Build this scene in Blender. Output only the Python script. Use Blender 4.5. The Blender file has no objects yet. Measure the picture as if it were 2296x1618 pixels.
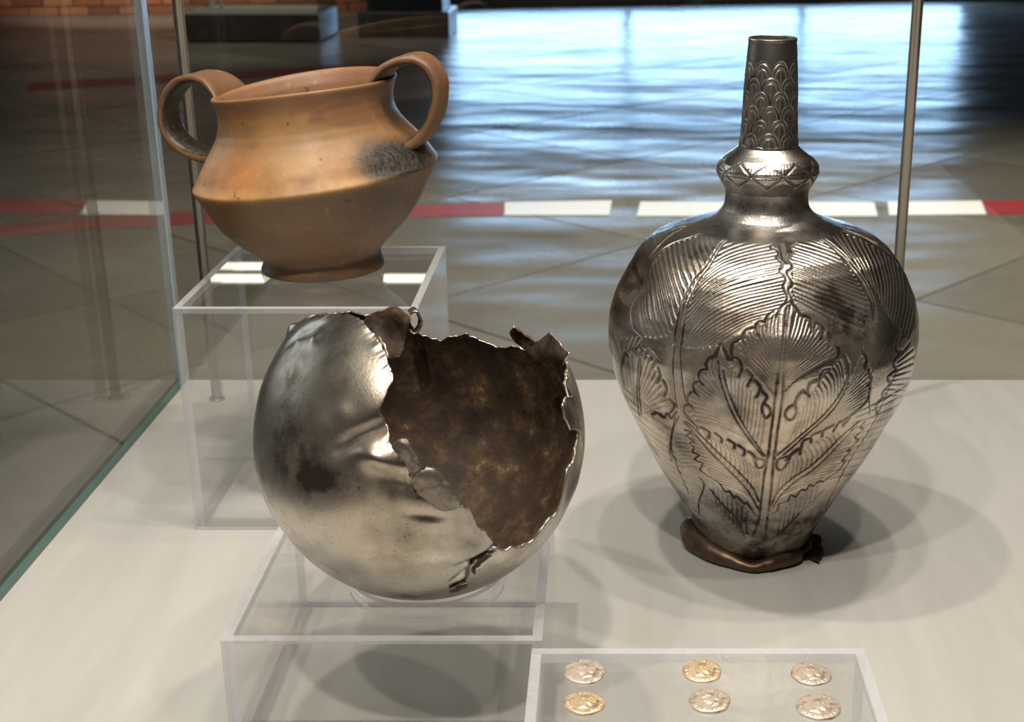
import bpy, bmesh, math, random
import numpy as np
from mathutils import Vector, Matrix, kdtree, noise as mnoise

random.seed(7)
rng = np.random.RandomState(7)
S = bpy.context.scene
C = S.collection

# ------------------------------------------------------------------ camera
F_PX, PX, PY = 3060.0, 1361.0, 809.0
TH = math.radians(19.17)
CAM_H = 0.34
FLOOR_Z = -0.95
cam_d = bpy.data.cameras.new('camera')
cam = bpy.data.objects.new('camera', cam_d)
C.objects.link(cam)
cam.location = (0, 0, CAM_H)
cam.rotation_euler = (math.pi / 2 - TH, 0, 0)
cam_d.sensor_fit = 'HORIZONTAL'
cam_d.sensor_width = 36
cam_d.lens = 36 * F_PX / 2296
cam_d.shift_x = -(PX - 1148) / 2296
cam_d.clip_start = 0.01
cam_d.clip_end = 100
cam_d.dof.use_dof = True
cam_d.dof.focus_distance = 0.63
cam_d.dof.aperture_fstop = 24
S.camera = cam

# ------------------------------------------------------------------ world, exposure
S.view_settings.view_transform = 'Standard'
S.view_settings.look = 'None'
S.view_settings.gamma = 1
S.view_settings.use_curve_mapping = False
S.view_settings.exposure = 0.0
w = bpy.data.worlds.new('world')
S.world = w
w.use_nodes = True
w.node_tree.nodes['Background'].inputs[0].default_value = (.65, .58, .5, 1)
w.node_tree.nodes['Background'].inputs[1].default_value = 0.02
S.cycles.transparent_max_bounces = 48
S.cycles.max_bounces = 10
S.cycles.glossy_bounces = 6
S.cycles.caustics_reflective = True
S.cycles.sample_clamp_indirect = 6


def area(name, loc, rot, sx, sy, power, col, shape='RECTANGLE', spread=None):
    d = bpy.data.lights.new(name, 'AREA')
    d.shape = shape
    d.size = sx
    d.size_y = sy
    d.energy = power
    d.color = col
    if spread:
        d.spread = math.radians(spread)
    o = bpy.data.objects.new(name, d)
    o.location = loc
    o.rotation_euler = rot
    C.objects.link(o)
    return o


# daylight through the big window at the back of the hall
WALL_A = math.atan2(1.67, 8.42)
WIN_L = area('window_daylight', (3.2, 16.55, FLOOR_Z + 2.15), (math.pi / 2, 0, WALL_A + math.pi), 9.0, 4.0, 290, (.40, .64, 1.0))
# daylight through the high side window
SIDE_L = area('side_daylight', (-8.62, 5.5, 3.2), (0, -math.pi / 2, 0), 3.6, 8.0, 170, (.82, .90, 1.0))
# added unseen spots that brighten the floor, brick wall, vitrine and right side
FILL_SPOTS = [((1.6, 4.2, 4.1), (1.2, 4.4), 1900, 80), ((-5.4, 11.6, 3.6), (-4.6, 15.6), 1500, 45), ((-2.2, 10.6, 4.0), (-3.0, 12.4), 420, 50), ((7.0, 8.5, 4.0), (8.2, 9.5), 200, 90)]
for (lp, tp, pw, an) in FILL_SPOTS:
    sd = bpy.data.lights.new('fill_spot', 'SPOT')
    sd.energy = pw
    sd.color = (1.0, .90, .76)
    sd.spot_size = math.radians(an)
    sd.spot_blend = .9
    sd.shadow_soft_size = .06
    so = bpy.data.objects.new('fill_spot', sd)
    so.location = lp
    so.rotation_euler = (Vector((tp[0], tp[1], FLOOR_Z)) - Vector(lp)).to_track_quat('-Z', 'Y').to_euler()
    C.objects.link(so)
# gallery pendants (tubes are modelled further down)
# spots in the lid of the display case
SPOTS = [(-.30, .08, .95), (-.08, .07, .95), (.25, .30, .95), (-.20, .62, .95), (.30, .78, .95), (.04, .56, .95), (.17, .62, .95)]
SPOT_P = [3.0, 4.4, 1.5, 2.6, 1.3, 1.7, 1.7]
for i, (x, y, z) in enumerate(SPOTS):
    area('case_spot', (x, y, z), (0, 0, 0), .035, .035, SPOT_P[i], (1.0, .92, .81), 'DISK')

# ------------------------------------------------------------------ projection helpers (authoring only)
_c, _s = math.cos(TH), math.sin(TH)
FWD = np.array([0, _c, -_s])
UP = np.array([0, _s, _c])
CO = np.array([0, 0, CAM_H])


def ray(x, y):
    return np.array([(x - PX) / F_PX, 0, 0]) - UP * ((y - PY) / F_PX) + FWD


def onz(x, y, z=0.0):
    r = ray(x, y)
    return CO + r * ((z - CAM_H) / r[2])


def ony(x, y, Y):
    r = ray(x, y)
    return CO + r * (Y / r[1])


def proj(p):
    d = np.asarray(p, float) - CO
    Z = d @ FWD
    return np.stack([PX + F_PX * d[..., 0] / Z, PY - F_PX * (d @ UP) / Z], -1)


# ------------------------------------------------------------------ object helpers
def link(name, me, parent=None):
    o = bpy.data.objects.new(name, me)
    C.objects.link(o)
    if parent:
        o.parent = parent
    return o


def thing(name, label, cat, loc=(0, 0, 0), group=None):
    o = bpy.data.objects.new(name, None)
    o.empty_display_size = .02
    C.objects.link(o)
    o.location = loc
    tag(o, label, cat, group)
    return o


def tag(o, label, cat, group=None):
    o['label'] = label
    o['category'] = cat
    if group:
        o['group'] = group
    return o


def child(name, me, parent):
    """link under parent, mesh given in world coordinates"""
    o = link(name, me, parent)
    o.matrix_parent_inverse = Matrix.Translation(parent.location).inverted()
    return o


def mesh_np(name, V, Fq, mats, smooth=True, mi=None, attrs=None):
    me = bpy.data.meshes.new(name)
    V = np.asarray(V, np.float32)
    Fq = np.asarray(Fq, np.int32)
    k = Fq.shape[1]
    me.vertices.add(len(V))
    me.vertices.foreach_set('co', V.ravel())
    me.loops.add(Fq.size)
    me.loops.foreach_set('vertex_index', Fq.ravel())
    me.polygons.add(len(Fq))
    me.polygons.foreach_set('loop_start', np.arange(0, Fq.size, k, dtype=np.int32))
    me.polygons.foreach_set('loop_total', np.full(len(Fq), k, np.int32))
    me.polygons.foreach_set('use_smooth', np.full(len(Fq), smooth, bool))
    if mi is not None:
        me.polygons.foreach_set('material_index', np.asarray(mi, np.int32))
    for m in (mats if isinstance(mats, (list, tuple)) else [mats]):
        me.materials.append(m)
    if attrs:
        for n, a in attrs.items():
            a = np.asarray(a, np.float32)
            if a.ndim == 1:
                at = me.attributes.new(n, 'FLOAT', 'POINT')
                at.data.foreach_set('value', a)
            else:
                at = me.attributes.new(n, 'FLOAT_COLOR', 'POINT')
                at.data.foreach_set('color', np.concatenate([a, np.ones((len(a), 1), np.float32)], 1).ravel())
    me.update(calc_edges=True)
    me.validate()
    return me


def grid_faces(n, m, closed=True, off=0, flip=False):
    """n rows, m columns"""
    i = np.arange(n - 1)[:, None]
    j = np.arange(m if closed else m - 1)[None, :]
    a = i * m + j
    b = i * m + (j + 1) % m
    f = np.stack([a, b, b + m, a + m], -1).reshape(-1, 4) + off
    return f[:, ::-1] if flip else f


def box_bm(bm, x0, x1, y0, y1, z0, z1, mat_fn=None):
    vs = [bm.verts.new(p) for p in [(x0, y0, z0), (x1, y0, z0), (x1, y1, z0), (x0, y1, z0), (x0, y0, z1), (x1, y0, z1), (x1, y1, z1), (x0, y1, z1)]]
    idx = {'-z': (3, 2, 1, 0), '+z': (4, 5, 6, 7), '-y': (0, 1, 5, 4), '+x': (1, 2, 6, 5), '+y': (2, 3, 7, 6), '-x': (3, 0, 4, 7)}
    for k, q in idx.items():
        f = bm.faces.new([vs[i] for i in q])
        if mat_fn:
            f.material_index = mat_fn(k)
    return vs


def bm_mesh(name, bm, mats, smooth=False, bevel=0):
    if bevel:
        bmesh.ops.bevel(bm, geom=bm.edges[:], offset=bevel, segments=2, affect='EDGES', profile=.5)
    me = bpy.data.meshes.new(name)
    bm.normal_update()
    bm.to_mesh(me)
    bm.free()
    for m in (mats if isinstance(mats, (list, tuple)) else [mats]):
        me.materials.append(m)
    if smooth:
        for p in me.polygons:
            p.use_smooth = True
    return me


def box_mesh(name, x0, x1, y0, y1, z0, z1, mats, mat_fn=None, bevel=0):
    bm = bmesh.new()
    box_bm(bm, x0, x1, y0, y1, z0, z1, mat_fn)
    return bm_mesh(name, bm, mats, False, bevel)


def cyl_mesh(name, c, r, z0, z1, mat, n=32, r2=None, caps=True):
    t = np.linspace(0, 2 * np.pi, n, endpoint=False)
    bm = bmesh.new()
    r2 = r if r2 is None else r2
    a = [bm.verts.new((c[0] + r * math.cos(q), c[1] + r * math.sin(q), z0)) for q in t]
    b = [bm.verts.new((c[0] + r2 * math.cos(q), c[1] + r2 * math.sin(q), z1)) for q in t]
    for i in range(n):
        f = bm.faces.new([a[i], a[(i + 1) % n], b[(i + 1) % n], b[i]])
        f.smooth = True
    if caps:
        bm.faces.new(a[::-1])
        bm.faces.new(b)
    return bm_mesh(name, bm, mat)


# ------------------------------------------------------------------ materials
class NT:
    def __init__(s, name):
        s.m = bpy.data.materials.new(name)
        s.m.use_nodes = True
        s.t = s.m.node_tree
        s.t.nodes.clear()
        s.out = s.t.nodes.new('ShaderNodeOutputMaterial')

    def n(s, typ, inp=None, **kw):
        nd = s.t.nodes.new('ShaderNode' + typ)
        for k, v in kw.items():
            setattr(nd, k, v)
        if inp:
            for k, v in inp.items():
                sk = nd.inputs[k]
                if isinstance(v, bpy.types.NodeSocket):
                    s.t.links.new(v, sk)
                else:
                    sk.default_value = v
        return nd

    def surf(s, sock):
        s.t.links.new(sock, s.out.inputs['Surface'])
        return s.m

    def coord(s):
        return s.n('TexCoord').outputs['Object']

    def noise(s, scale, detail=4, rough=.55, vec=None, dist=0):
        return s.n('TexNoise', {'Vector': vec if vec else s.coord(), 'Scale': scale, 'Detail': detail, 'Roughness': rough, 'Distortion': dist}).outputs[0]

    def ramp(s, fac, stops):
        r = s.n('ValToRGB', {'Fac': fac})
        el = r.color_ramp.elements
        while len(el) < len(stops):
            el.new(.5)
        for e, (p, c) in zip(el, stops):
            e.position = p
            e.color = tuple(c) + (1,) if not isinstance(c, (int, float)) else (c, c, c, 1)
        return r.outputs['Color']

    def mix(s, f, a, b, blend='MIX'):
        nd = s.t.nodes.new('ShaderNodeMix')
        nd.data_type = 'RGBA'
        nd.blend_type = blend
        for k, v in ((0, f), (6, a), (7, b)):
            if isinstance(v, bpy.types.NodeSocket):
                s.t.links.new(v, nd.inputs[k])
            elif k == 0:
                nd.inputs[0].default_value = v
            else:
                nd.inputs[k].default_value = tuple(v) + (1,)
        return nd.outputs[2]

    def math(s, op, a, b=0.0, clamp=False):
        nd = s.n('Math', operation=op, use_clamp=clamp)
        for k, v in ((0, a), (1, b)):
            if isinstance(v, bpy.types.NodeSocket):
                s.t.links.new(v, nd.inputs[k])
            else:
                nd.inputs[k].default_value = v
        return nd.outputs[0]

    def bump(s, h, strength=.3, dist=.001):
        return s.n('Bump', {'Height': h, 'Strength': strength, 'Distance': dist}).outputs[0]

    def attr(s, name, out='Fac'):
        return s.n('Attribute', attribute_name=name).outputs[out]


def principled(name, col, rough=.5, metal=0, spec=.5, bump=None, var=0.0, scale=20):
    t = NT(name)
    c = tuple(col) + (1,)
    if var:
        f = t.noise(scale, 5)
        c = t.mix(t.ramp(f, [(.35, 0.0), (.65, 1.0)]), [max(0, v * (1 - var)) for v in col], [min(1, v * (1 + var)) for v in col])
    p = t.n('BsdfPrincipled', {'Base Color': c, 'Roughness': rough, 'Metallic': metal, 'Specular IOR Level': spec})
    if bump:
        t.t.links.new(t.bump(t.noise(bump[0], 5), bump[1], bump[2]), p.inputs['Normal'])
    return t.surf(p.outputs[0])


def schlick(t, f0):
    lw = t.n('LayerWeight', {'Blend': .5}).outputs['Facing']
    p = t.math('POWER', lw, 5.0)
    return t.math('ADD', t.math('MULTIPLY', p, 1 - f0), f0, True)


def clear_mat(name, tint, f0=.04, rough=0.0, scratch=None):
    """thin clear sheet: what is not reflected passes straight through"""
    t = NT(name)
    tr = t.n('BsdfTransparent', {'Color': tuple(tint) + (1,)}).outputs[0]
    gl = t.n('BsdfGlossy', {'Color': (1, 1, 1, 1), 'Roughness': rough}).outputs[0]
    body = t.n('MixShader', {0: schlick(t, f0), 1: tr, 2: gl}).outputs[0]
    if scratch:
        df = t.n('BsdfDiffuse', {'Color': (.8, .82, .85, 1)}).outputs[0]
        h = t.math('MULTIPLY', t.ramp(t.noise(scratch[0], 6), [(.45, 0.0), (.8, 1.0)]), scratch[1])
        body = t.n('MixShader', {0: h, 1: body, 2: df}).outputs[0]
    return t.surf(body)


def frost_mat(name, col, dens=.6):
    """sawn, polished edge of a clear sheet: scatters light, partly see-through"""
    t = NT(name)
    tr = t.n('BsdfTransparent', {'Color': (.95, .97, 1, 1)}).outputs[0]
    df = t.n('BsdfDiffuse', {'Color': tuple(col) + (1,)}).outputs[0]
    tl = t.n('BsdfTranslucent', {'Color': tuple(col) + (1,)}).outputs[0]
    gl = t.n('BsdfGlossy', {'Color': (1, 1, 1, 1), 'Roughness': .25}).outputs[0]
    a = t.n('MixShader', {0: .5, 1: df, 2: tl}).outputs[0]
    a = t.n('MixShader', {0: .15, 1: a, 2: gl}).outputs[0]
    f = t.math('ADD', t.math('MULTIPLY', t.noise(260, 3), .2), dens - .10, True)
    return t.surf(t.n('MixShader', {0: f, 1: tr, 2: a}).outputs[0])


M_ACR = clear_mat('clear_acrylic', (.985, .985, .985), .04, .0, (25, .025))
M_ACR_E = frost_mat('acrylic_edge', (.95, .96, .99), .56)
M_GLASS = clear_mat('case_glass', (.93, .95, .92), .045, .0)
M_GLASS_E = principled('glass_edge', (.10, .17, .15), .2, 0, .6)
M_SEAM = principled('corner_seam', (.55, .63, .72), .25, .3, .7)
M_POST = principled('brushed_post', (.42, .38, .33), .3, .9, .5, (60, .2, .0005))


def surface_mat():
    t = NT('display_surface')
    vec = t.n('Mapping', {'Vector': t.coord(), 'Rotation': (0, 0, .5), 'Scale': (9, .9, 1)}).outputs[0]
    f = t.noise(6, 4, .6, vec)
    c = t.mix(t.ramp(f, [(.3, 0.0), (.7, 1.0)]), (.47, .46, .43), (.53, .52, .485))
    p = t.n('BsdfPrincipled', {'Base Color': c, 'Roughness': .38, 'Specular IOR Level': .35})
    return t.surf(p.outputs[0])


M_SURF = surface_mat()
M_PLINTH = principled('plinth_panel', (.10, .09, .08), .5)


def silver_mat(name, base, dark, r0, r1, nscale=35, speck=.5, bump=.25):
    t = NT(name)
    tn = t.attr('tarnish_shade')
    co = t.coord()
    n1 = t.noise(nscale, 6, .6, co)
    n2 = t.noise(900, 3, .7, co)
    n3 = t.noise(nscale * .35, 3, .5, co)
    warm = t.mix(t.ramp(n3, [(.4, 0.0), (.65, 1.0)]), base, [base[0] * .93, base[1] * .82, base[2] * .72])
    blot = t.math('MULTIPLY', t.ramp(n1, [(.45, 0.0), (.72, 1.0)]), speck)
    pit = t.math('MULTIPLY', t.ramp(n2, [(.60, 0.0), (.72, 1.0)]), speck * .7)
    tq = t.math('MULTIPLY', tn, t.ramp(t.noise(nscale * 2.2, 6, .65, co), [(.3, .45), (.6, 1.0)]))
    f = t.math('ADD', t.math('ADD', tq, blot), pit, True)
    c = t.mix(f, warm, dark)
    r = t.math('ADD', t.math('MULTIPLY', f, r1 - r0), t.math('ADD', r0, t.math('MULTIPLY', n1, .08)))
    p = t.n('BsdfPrincipled', {'Base Color': c, 'Roughness': r, 'Metallic': t.math('SUBTRACT', 1.0, t.math('MULTIPLY', tn, .35))})
    t.t.links.new(t.bump(t.math('ADD', n2, t.math('MULTIPLY', n1, .25)), bump, .0003), p.inputs['Normal'])
    return t.surf(p.outputs[0])


M_VASE = silver_mat('engraved_silver', (.70, .66, .60), (.045, .034, .028), .17, .45, 40, .7, .4)
M_BOWL = silver_mat('worn_silver', (.60, .57, .51), (.05, .038, .03), .22, .5, 30, .65, .2)
M_BRONZE = silver_mat('tarnished_foot', (.20, .135, .09), (.035, .025, .018), .30, .5, 60, .6, .3)


def lining_mat():
    t = NT('corroded_lining')
    n1 = t.noise(75, 9, .72)
    n2 = t.noise(18, 4, .5)
    c = t.ramp(n1, [(.33, (.012, .007, .004)), (.50, (.045, .025, .012)), (.60, (.105, .06, .028)), (.68, (.30, .21, .12))])
    c = t.mix(t.ramp(n2, [(.4, 0.0), (.7, .55)]), c, (.05, .026, .012))
    p = t.n('BsdfPrincipled', {'Base Color': c, 'Roughness': .7, 'Metallic': .1})
    t.t.links.new(t.bump(n1, .6, .0012), p.inputs['Normal'])
    return t.surf(p.outputs[0])


M_LINING = lining_mat()
M_TORN = principled('torn_edge', (.62, .52, .40), .35, .9, .5, (300, .5, .0006))


def clay_mat():
    t = NT('burnished_clay')
    base = t.attr('clay', 'Color')
    n1 = t.noise(38, 7, .62)
    n2 = t.noise(210, 5, .6)
    c = t.mix(t.ramp(n1, [(.35, .0), (.70, .75)]), base, (.20, .095, .035))
    c = t.mix(t.ramp(n2, [(.60, .0), (.78, .5)]), c, (.55, .34, .17))
    sm = t.attr('soot_dark')
    crack = t.ramp(t.noise(95, 8, .75, dist=1.5), [(.47, 0.0), (.5, .9), (.53, 0.0)])
    soot_dark = t.mix(t.math('MULTIPLY', crack, .35), (.022, .02, .02), (.35, .26, .16))
    c = t.mix(t.math('MULTIPLY', sm, 1.0, True), c, soot_dark)
    pits = t.ramp(t.noise(120, 2, .5), [(.70, 0.0), (.76, .7)])
    c = t.mix(pits, c, (.07, .04, .02))
    p = t.n('BsdfPrincipled', {'Base Color': c, 'Roughness': t.math('ADD', .36, t.math('MULTIPLY', n1, .2)), 'Specular IOR Level': .55})
    t.t.links.new(t.bump(t.math('ADD', t.math('MULTIPLY', n2, .5), n1), .25, .0008), p.inputs['Normal'])
    return t.surf(p.outputs[0])


M_CLAY = clay_mat()


def coin_mat(name, base, dark):
    t = NT(name)
    n1 = t.noise(350, 5, .6)
    c = t.mix(t.ramp(n1, [(.5, 0.0), (.72, 1.0)]), base, dark)
    p = t.n('BsdfPrincipled', {'Base Color': c, 'Roughness': .38, 'Metallic': .6})
    t.t.links.new(t.bump(n1, .4, .0003), p.inputs['Normal'])
    return t.surf(p.outputs[0])


M_COIN = [coin_mat('coin_silver', (.78, .66, .54), (.30, .22, .15)), coin_mat('coin_gilt_silver', (.85, .65, .42), (.30, .19, .10))]


def floor_mat():
    t = NT('stone_slab')
    rnd = t.n('ObjectInfo').outputs['Random']
    geo = t.n('NewGeometry').outputs['Position']
    n1 = t.noise(1.6, 6, .6, geo)
    n2 = t.noise(14, 5, .6, geo)
    c = t.mix(t.ramp(rnd, [(0.0, 0.0), (1.0, 1.0)]), (.135, .122, .10), (.205, .19, .163))
    c = t.mix(t.math('MULTIPLY', t.ramp(n1, [(.3, 0.0), (.7, 1.0)]), .5), c, (.10, .085, .065))
    c = t.mix(t.math('MULTIPLY', t.ramp(n2, [(.5, 0.0), (.8, 1.0)]), .3), c, (.23, .21, .18))
    r = t.math('ADD', .19, t.math('MULTIPLY', n1, .20))
    p = t.n('BsdfPrincipled', {'Base Color': c, 'Roughness': r, 'Specular IOR Level': .5})
    vec = t.n('Mapping', {'Vector': geo, 'Rotation': (0, 0, 0), 'Scale': (.8, 1.3, 1)}).outputs[0]
    t.t.links.new(t.bump(t.noise(1.2, 2.0, .5, vec), .8, .055), p.inputs['Normal'])
    return t.surf(p.outputs[0])


M_FLOOR = floor_mat()
M_JOINT = principled('floor_joint', (.02, .018, .016), .7)
M_TAPE_R = principled('red_tape', (.30, .03, .035), .45)
M_TAPE_W = principled('white_tape', (.88, .88, .90), .35)
M_WALL = principled('dark_plaster', (.10, .08, .065), .8, var=.3, scale=2)
M_CEIL = principled('dark_ceiling', (.045, .042, .04), .8)
M_MORTAR = principled('mortar', (.16, .11, .08), .9)


def brick_mat():
    t = NT('brick_clay')
    rnd = t.n('ObjectInfo').outputs['Random']
    c = t.ramp(rnd, [(0, (.22, .06, .03)), (.5, (.40, .13, .055)), (1, (.50, .20, .09))])
    c = t.mix(t.math('MULTIPLY', t.noise(20, 5), .6), c, (.18, .07, .04))
    p = t.n('BsdfPrincipled', {'Base Color': c, 'Roughness': .85})
    return t.surf(p.outputs[0])


M_BRICK = brick_mat()
M_FRAME = principled('window_frame', (.05, .05, .055), .5)
M_DARKWOOD = principled('dark_plinth', (.045, .032, .024), .4, var=.3, scale=6)
M_PALE = principled('pale_top', (.50, .49, .45), .4)
M_BLACK = principled('black_panel', (.006, .008, .012), .35)
M_LIT_SIDE = principled('lit_side', (.50, .55, .66), .35)  # bluish window light on right-hand faces, put into the colour


def emit(name, col, st):
    t = NT(name)
    return t.surf(t.n('Emission', {'Color': tuple(col) + (1,), 'Strength': st}).outputs[0])


M_TUBE = emit('lamp_tube', (1.0, .90, .76), 5)
M_LED = emit('led_face', (1.0, .88, .7), 25)

# ================================================================== ROOM
X0, X1, Y0, Y1 = -8.5, 9.0, -4.0, 17.8


def struct(name, me, parent=None):
    o = link(name, me, parent)
    if parent is None:
        o['kind'] = 'structure'
    return o


floor = struct('floor', box_mesh('floor', X0, X1, Y0, Y1, FLOOR_Z - .1, FLOOR_Z - .004, M_JOINT))
# stone slabs, rotated 47 degrees
tu = np.array([math.cos(math.radians(47.2)), math.sin(math.radians(47.2))])
tv = np.array([-tu[1], tu[0]])
SP, SPV = 1.20, 1.165
# joints: v.p = 2.19 + k*1.165 ; u.p = 2.665 + k*1.20
tile_mesh = box_mesh('tile', -SP / 2 + .005, SP / 2 - .005, -SPV / 2 + .005, SPV / 2 - .005, -.03, 0, M_FLOOR, bevel=.003)
nt = 0
for a in range(-14, 16):
    for b in range(-14, 18):
        cu = 2.665 + (a + .5) * SP
        cv = 2.19 + (b + .5) * SPV
        p = tu * cu + tv * cv
        # the wedge that can be seen or mirrored
        if not (1.2 < p[1] < 17.2 and X0 + .9 < p[0] < X1 - .9):
            continue
        if abs(p[0] + .06 * p[1]) > 3.4 + .46 * p[1]:
            continue
        if p[1] > 14.0 + .198 * (p[0] + 5.05) + 1.2:
            continue
        o = link('tile', tile_mesh, floor)
        o.location = (p[0], p[1], FLOOR_Z + .0008 * rng.rand())
        o.rotation_euler = (0, 0, math.radians(47.2))
        nt += 1
print('tiles', nt)

struct('ceiling', box_mesh('ceiling', X0, X1, Y0, Y1, 6.2, 6.3, M_CEIL))
bm = bmesh.new()
for (a, b, c_, d) in ((Y0, 1.4, FLOOR_Z - .1, 6.3), (9.6, Y1, FLOOR_Z - .1, 6.3), (1.4, 9.6, FLOOR_Z - .1, 1.3), (1.4, 9.6, 5.1, 6.3)):
    box_bm(bm, X0 - .2, X0, a, b, c_, d)
struct('wall_left', bm_mesh('wall_left', bm, M_WALL))
bm = bmesh.new()
for (a, b, c_, d) in ((1.4, 1.48, 1.3, 5.1), (9.52, 9.6, 1.3, 5.1), (1.4, 9.6, 1.3, 1.38), (1.4, 9.6, 5.02, 5.1), (4.1, 4.16, 1.3, 5.1), (6.8, 6.86, 1.3, 5.1), (1.4, 9.6, 3.17, 3.23)):
    box_bm(bm, X0 - .08, X0 - .02, a, b, c_, d)
struct('window_2', bm_mesh('window_2', bm, M_FRAME))
struct('wall_right', box_mesh('wall_right', X1, X1 + .2, Y0, Y1, FLOOR_Z - .1, 6.3, M_WALL))
struct('wall_front', box_mesh('wall_front', X0, X1, Y0 - .2, Y0, FLOOR_Z - .1, 6.3, M_WALL))
# back wall, slightly oblique, with a wide window opening
wdir = np.array([math.cos(WALL_A), math.sin(WALL_A)])
wn = np.array([wdir[1], -wdir[0]])
W0 = np.array([-5.05, 14.98])


def wall_pts(u0, u1, z0, z1, d0, d1):
    """box along the oblique wall; d positive = behind the wall face"""
    out = []
    for z in (z0, z1):
        for (u, d) in ((u0, d0), (u1, d0), (u1, d1), (u0, d1)):
            p = W0 + wdir * u - wn * d
            out.append((p[0], p[1], z))
    return out


def wall_box(bm, *a):
    vs = [bm.verts.new(p) for p in wall_pts(*a)]
    for q in [(3, 2, 1, 0), (4, 5, 6, 7), (0, 1, 5, 4), (1, 2, 6, 5), (2, 3, 7, 6), (3, 0, 4, 7)]:
        bm.faces.new([vs[i] for i in q])


UW0, UW1 = 3.3, 9.6      # window opening along the wall
ZW0, ZW1 = FLOOR_Z + .08, FLOOR_Z + 1.3
bm = bmesh.new()
wall_box(bm, -3.9, UW0, FLOOR_Z - .1, 6.3, 0.0, .3)
wall_box(bm, UW0, UW1, FLOOR_Z - .1, ZW0, 0.0, .3)
wall_box(bm, UW0, UW1, ZW1, 6.3, 0.0, .3)
wall_box(bm, UW1, 14.6, FLOOR_Z - .1, 6.3, 0.0, .3)
wall_back = struct('wall_back', bm_mesh('wall_back', bm, M_MORTAR))
# bricks of the lowest courses, on the part of the wall in view
bl, bh = .30, .095
bm = bmesh.new()
for k, co_ in enumerate([(x, y, z) for x in (-bl / 2, bl / 2) for y in (-.03, .01) for z in (0, bh)]):
    pass
brick_me = box_mesh('brick', -bl / 2 + .006, bl / 2 - .006, -.02, .02, 0, bh - .012, M_BRICK, bevel=.003)
for row in range(6):
    for k in range(26):
        u = -3.6 + (k + (.5 if row % 2 else 0)) * bl
        if u > UW0 - .2:
            continue
        p = W0 + wdir * u + wn * .008
        o = link('brick', brick_me, wall_back)
        o.location = (p[0], p[1], FLOOR_Z + row * bh + .004)
        o.rotation_euler = (0, 0, WALL_A)
# window: frame, mullions, panes
bm = bmesh.new()
for u in (UW0, UW1 - .08):
    wall_box(bm, u, u + .08, ZW0, ZW1, .02, .12)
for z in (ZW0, ZW1 - .08):
    wall_box(bm, UW0, UW1, z, z + .08, .02, .12)
window = struct('window_1', bm_mesh('window_1', bm, M_FRAME))
nb = 3
for k in range(1, nb):
    u = UW0 + (UW1 - UW0) * k / nb
    bm = bmesh.new()
    wall_box(bm, u - .03, u + .03, ZW0, ZW1, .02, .12)
    link('mullion', bm_mesh('mullion', bm, M_FRAME), window)
M_PANE = clear_mat('window_glass', (.97, .98, 1), .04)
for k in range(nb):
    u0 = UW0 + (UW1 - UW0) * k / nb
    bm = bmesh.new()
    wall_box(bm, u0 + .05, u0 + (UW1 - UW0) / nb - .05, ZW0 + .08, ZW1 - .08, .06, .066)
    link('pane', bm_mesh('pane', bm, M_PANE), window)
pc = W0 + wdir * (UW0 + UW1) / 2 - wn * .14
WIN_L.location = (pc[0], pc[1], (ZW0 + ZW1) / 2)
WIN_L.data.size = UW1 - UW0
WIN_L.data.size_y = ZW1 - ZW0
WIN_L.rotation_euler = (-math.pi / 2, 0, WALL_A)

# pendant tubes whose light shows in the top of the clear riser
def pendant(label, cx, cy, z, length, rot=0.0):
    t = thing('linear_pendant_lamp', label, 'lamp', (cx, cy, z))
    o = child('housing', box_mesh('housing', cx - length / 2, cx + length / 2, cy - .05, cy + .05, z + .02, z + .07, M_FRAME), t)
    child('tube', box_mesh('tube', cx - length / 2 + .02, cx + length / 2 - .02, cy - .02, cy + .02, z - .015, z + .02, M_TUBE), t)
    for s_ in (-1, 1):
        child('cable', box_mesh('cable', cx + s_ * length * .35 - .004, cx + s_ * length * .35 + .004, cy - .004, cy + .004, z + .07, 6.2, M_FRAME), t)
    t.rotation_euler = (0, 0, rot)
    return t


pendant('long luminous tube lamp hanging from the ceiling, nearer one', -1.9, 7.6, 2.05, 4.2)
pendant('long luminous tube lamp hanging from the ceiling, farther one', -2.6, 8.6, 2.25, 2.2)
# ================================================================== BACKGROUND OBJECTS
# low vitrine far behind
x0, x1 = -3.70, -2.50
y0, y1 = 12.15, 13.0
vit = thing('museum_vitrine', 'low glass museum case on a dark wooden plinth with a pale top, far behind', 'display case', (-3.1, 12.55, FLOOR_Z))
zt = FLOOR_Z + .24
child('plinth', box_mesh('plinth', x0, x1, y0, y1, FLOOR_Z + .02, zt, [M_DARKWOOD, M_LIT_SIDE], lambda k: 1 if k == '+x' else 0, bevel=0), vit)  # right face coloured as if lit from the window
child('base_board', box_mesh('base_board', x0 + .04, x1 - .04, y0 + .04, y1 - .04, FLOOR_Z, FLOOR_Z + .02, M_BLACK), vit)
child('pale_top', box_mesh('pale_top', x0 + .02, x1 - .02, y0 + .02, y1 - .02, zt, zt + .012, M_PALE), vit)
for (a, b, c_, d) in ((x0, x0 + .008, y0, y1), (x1 - .008, x1, y0, y1), (x0, x1, y0, y0 + .008), (x0, x1, y1 - .008, y1)):
    child('glass_pane', box_mesh('glass_pane', a, b, c_, d, zt + .012, zt + 1.1, M_GLASS), vit)
for (a, b) in ((x0 + .3, y0 + .25), (x0 + .12, y0 + .6)):
    child('post', box_mesh('post', a - .012, a + .012, b - .012, b + .012, zt + .012, zt + 1.1, M_SEAM), vit)
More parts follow.
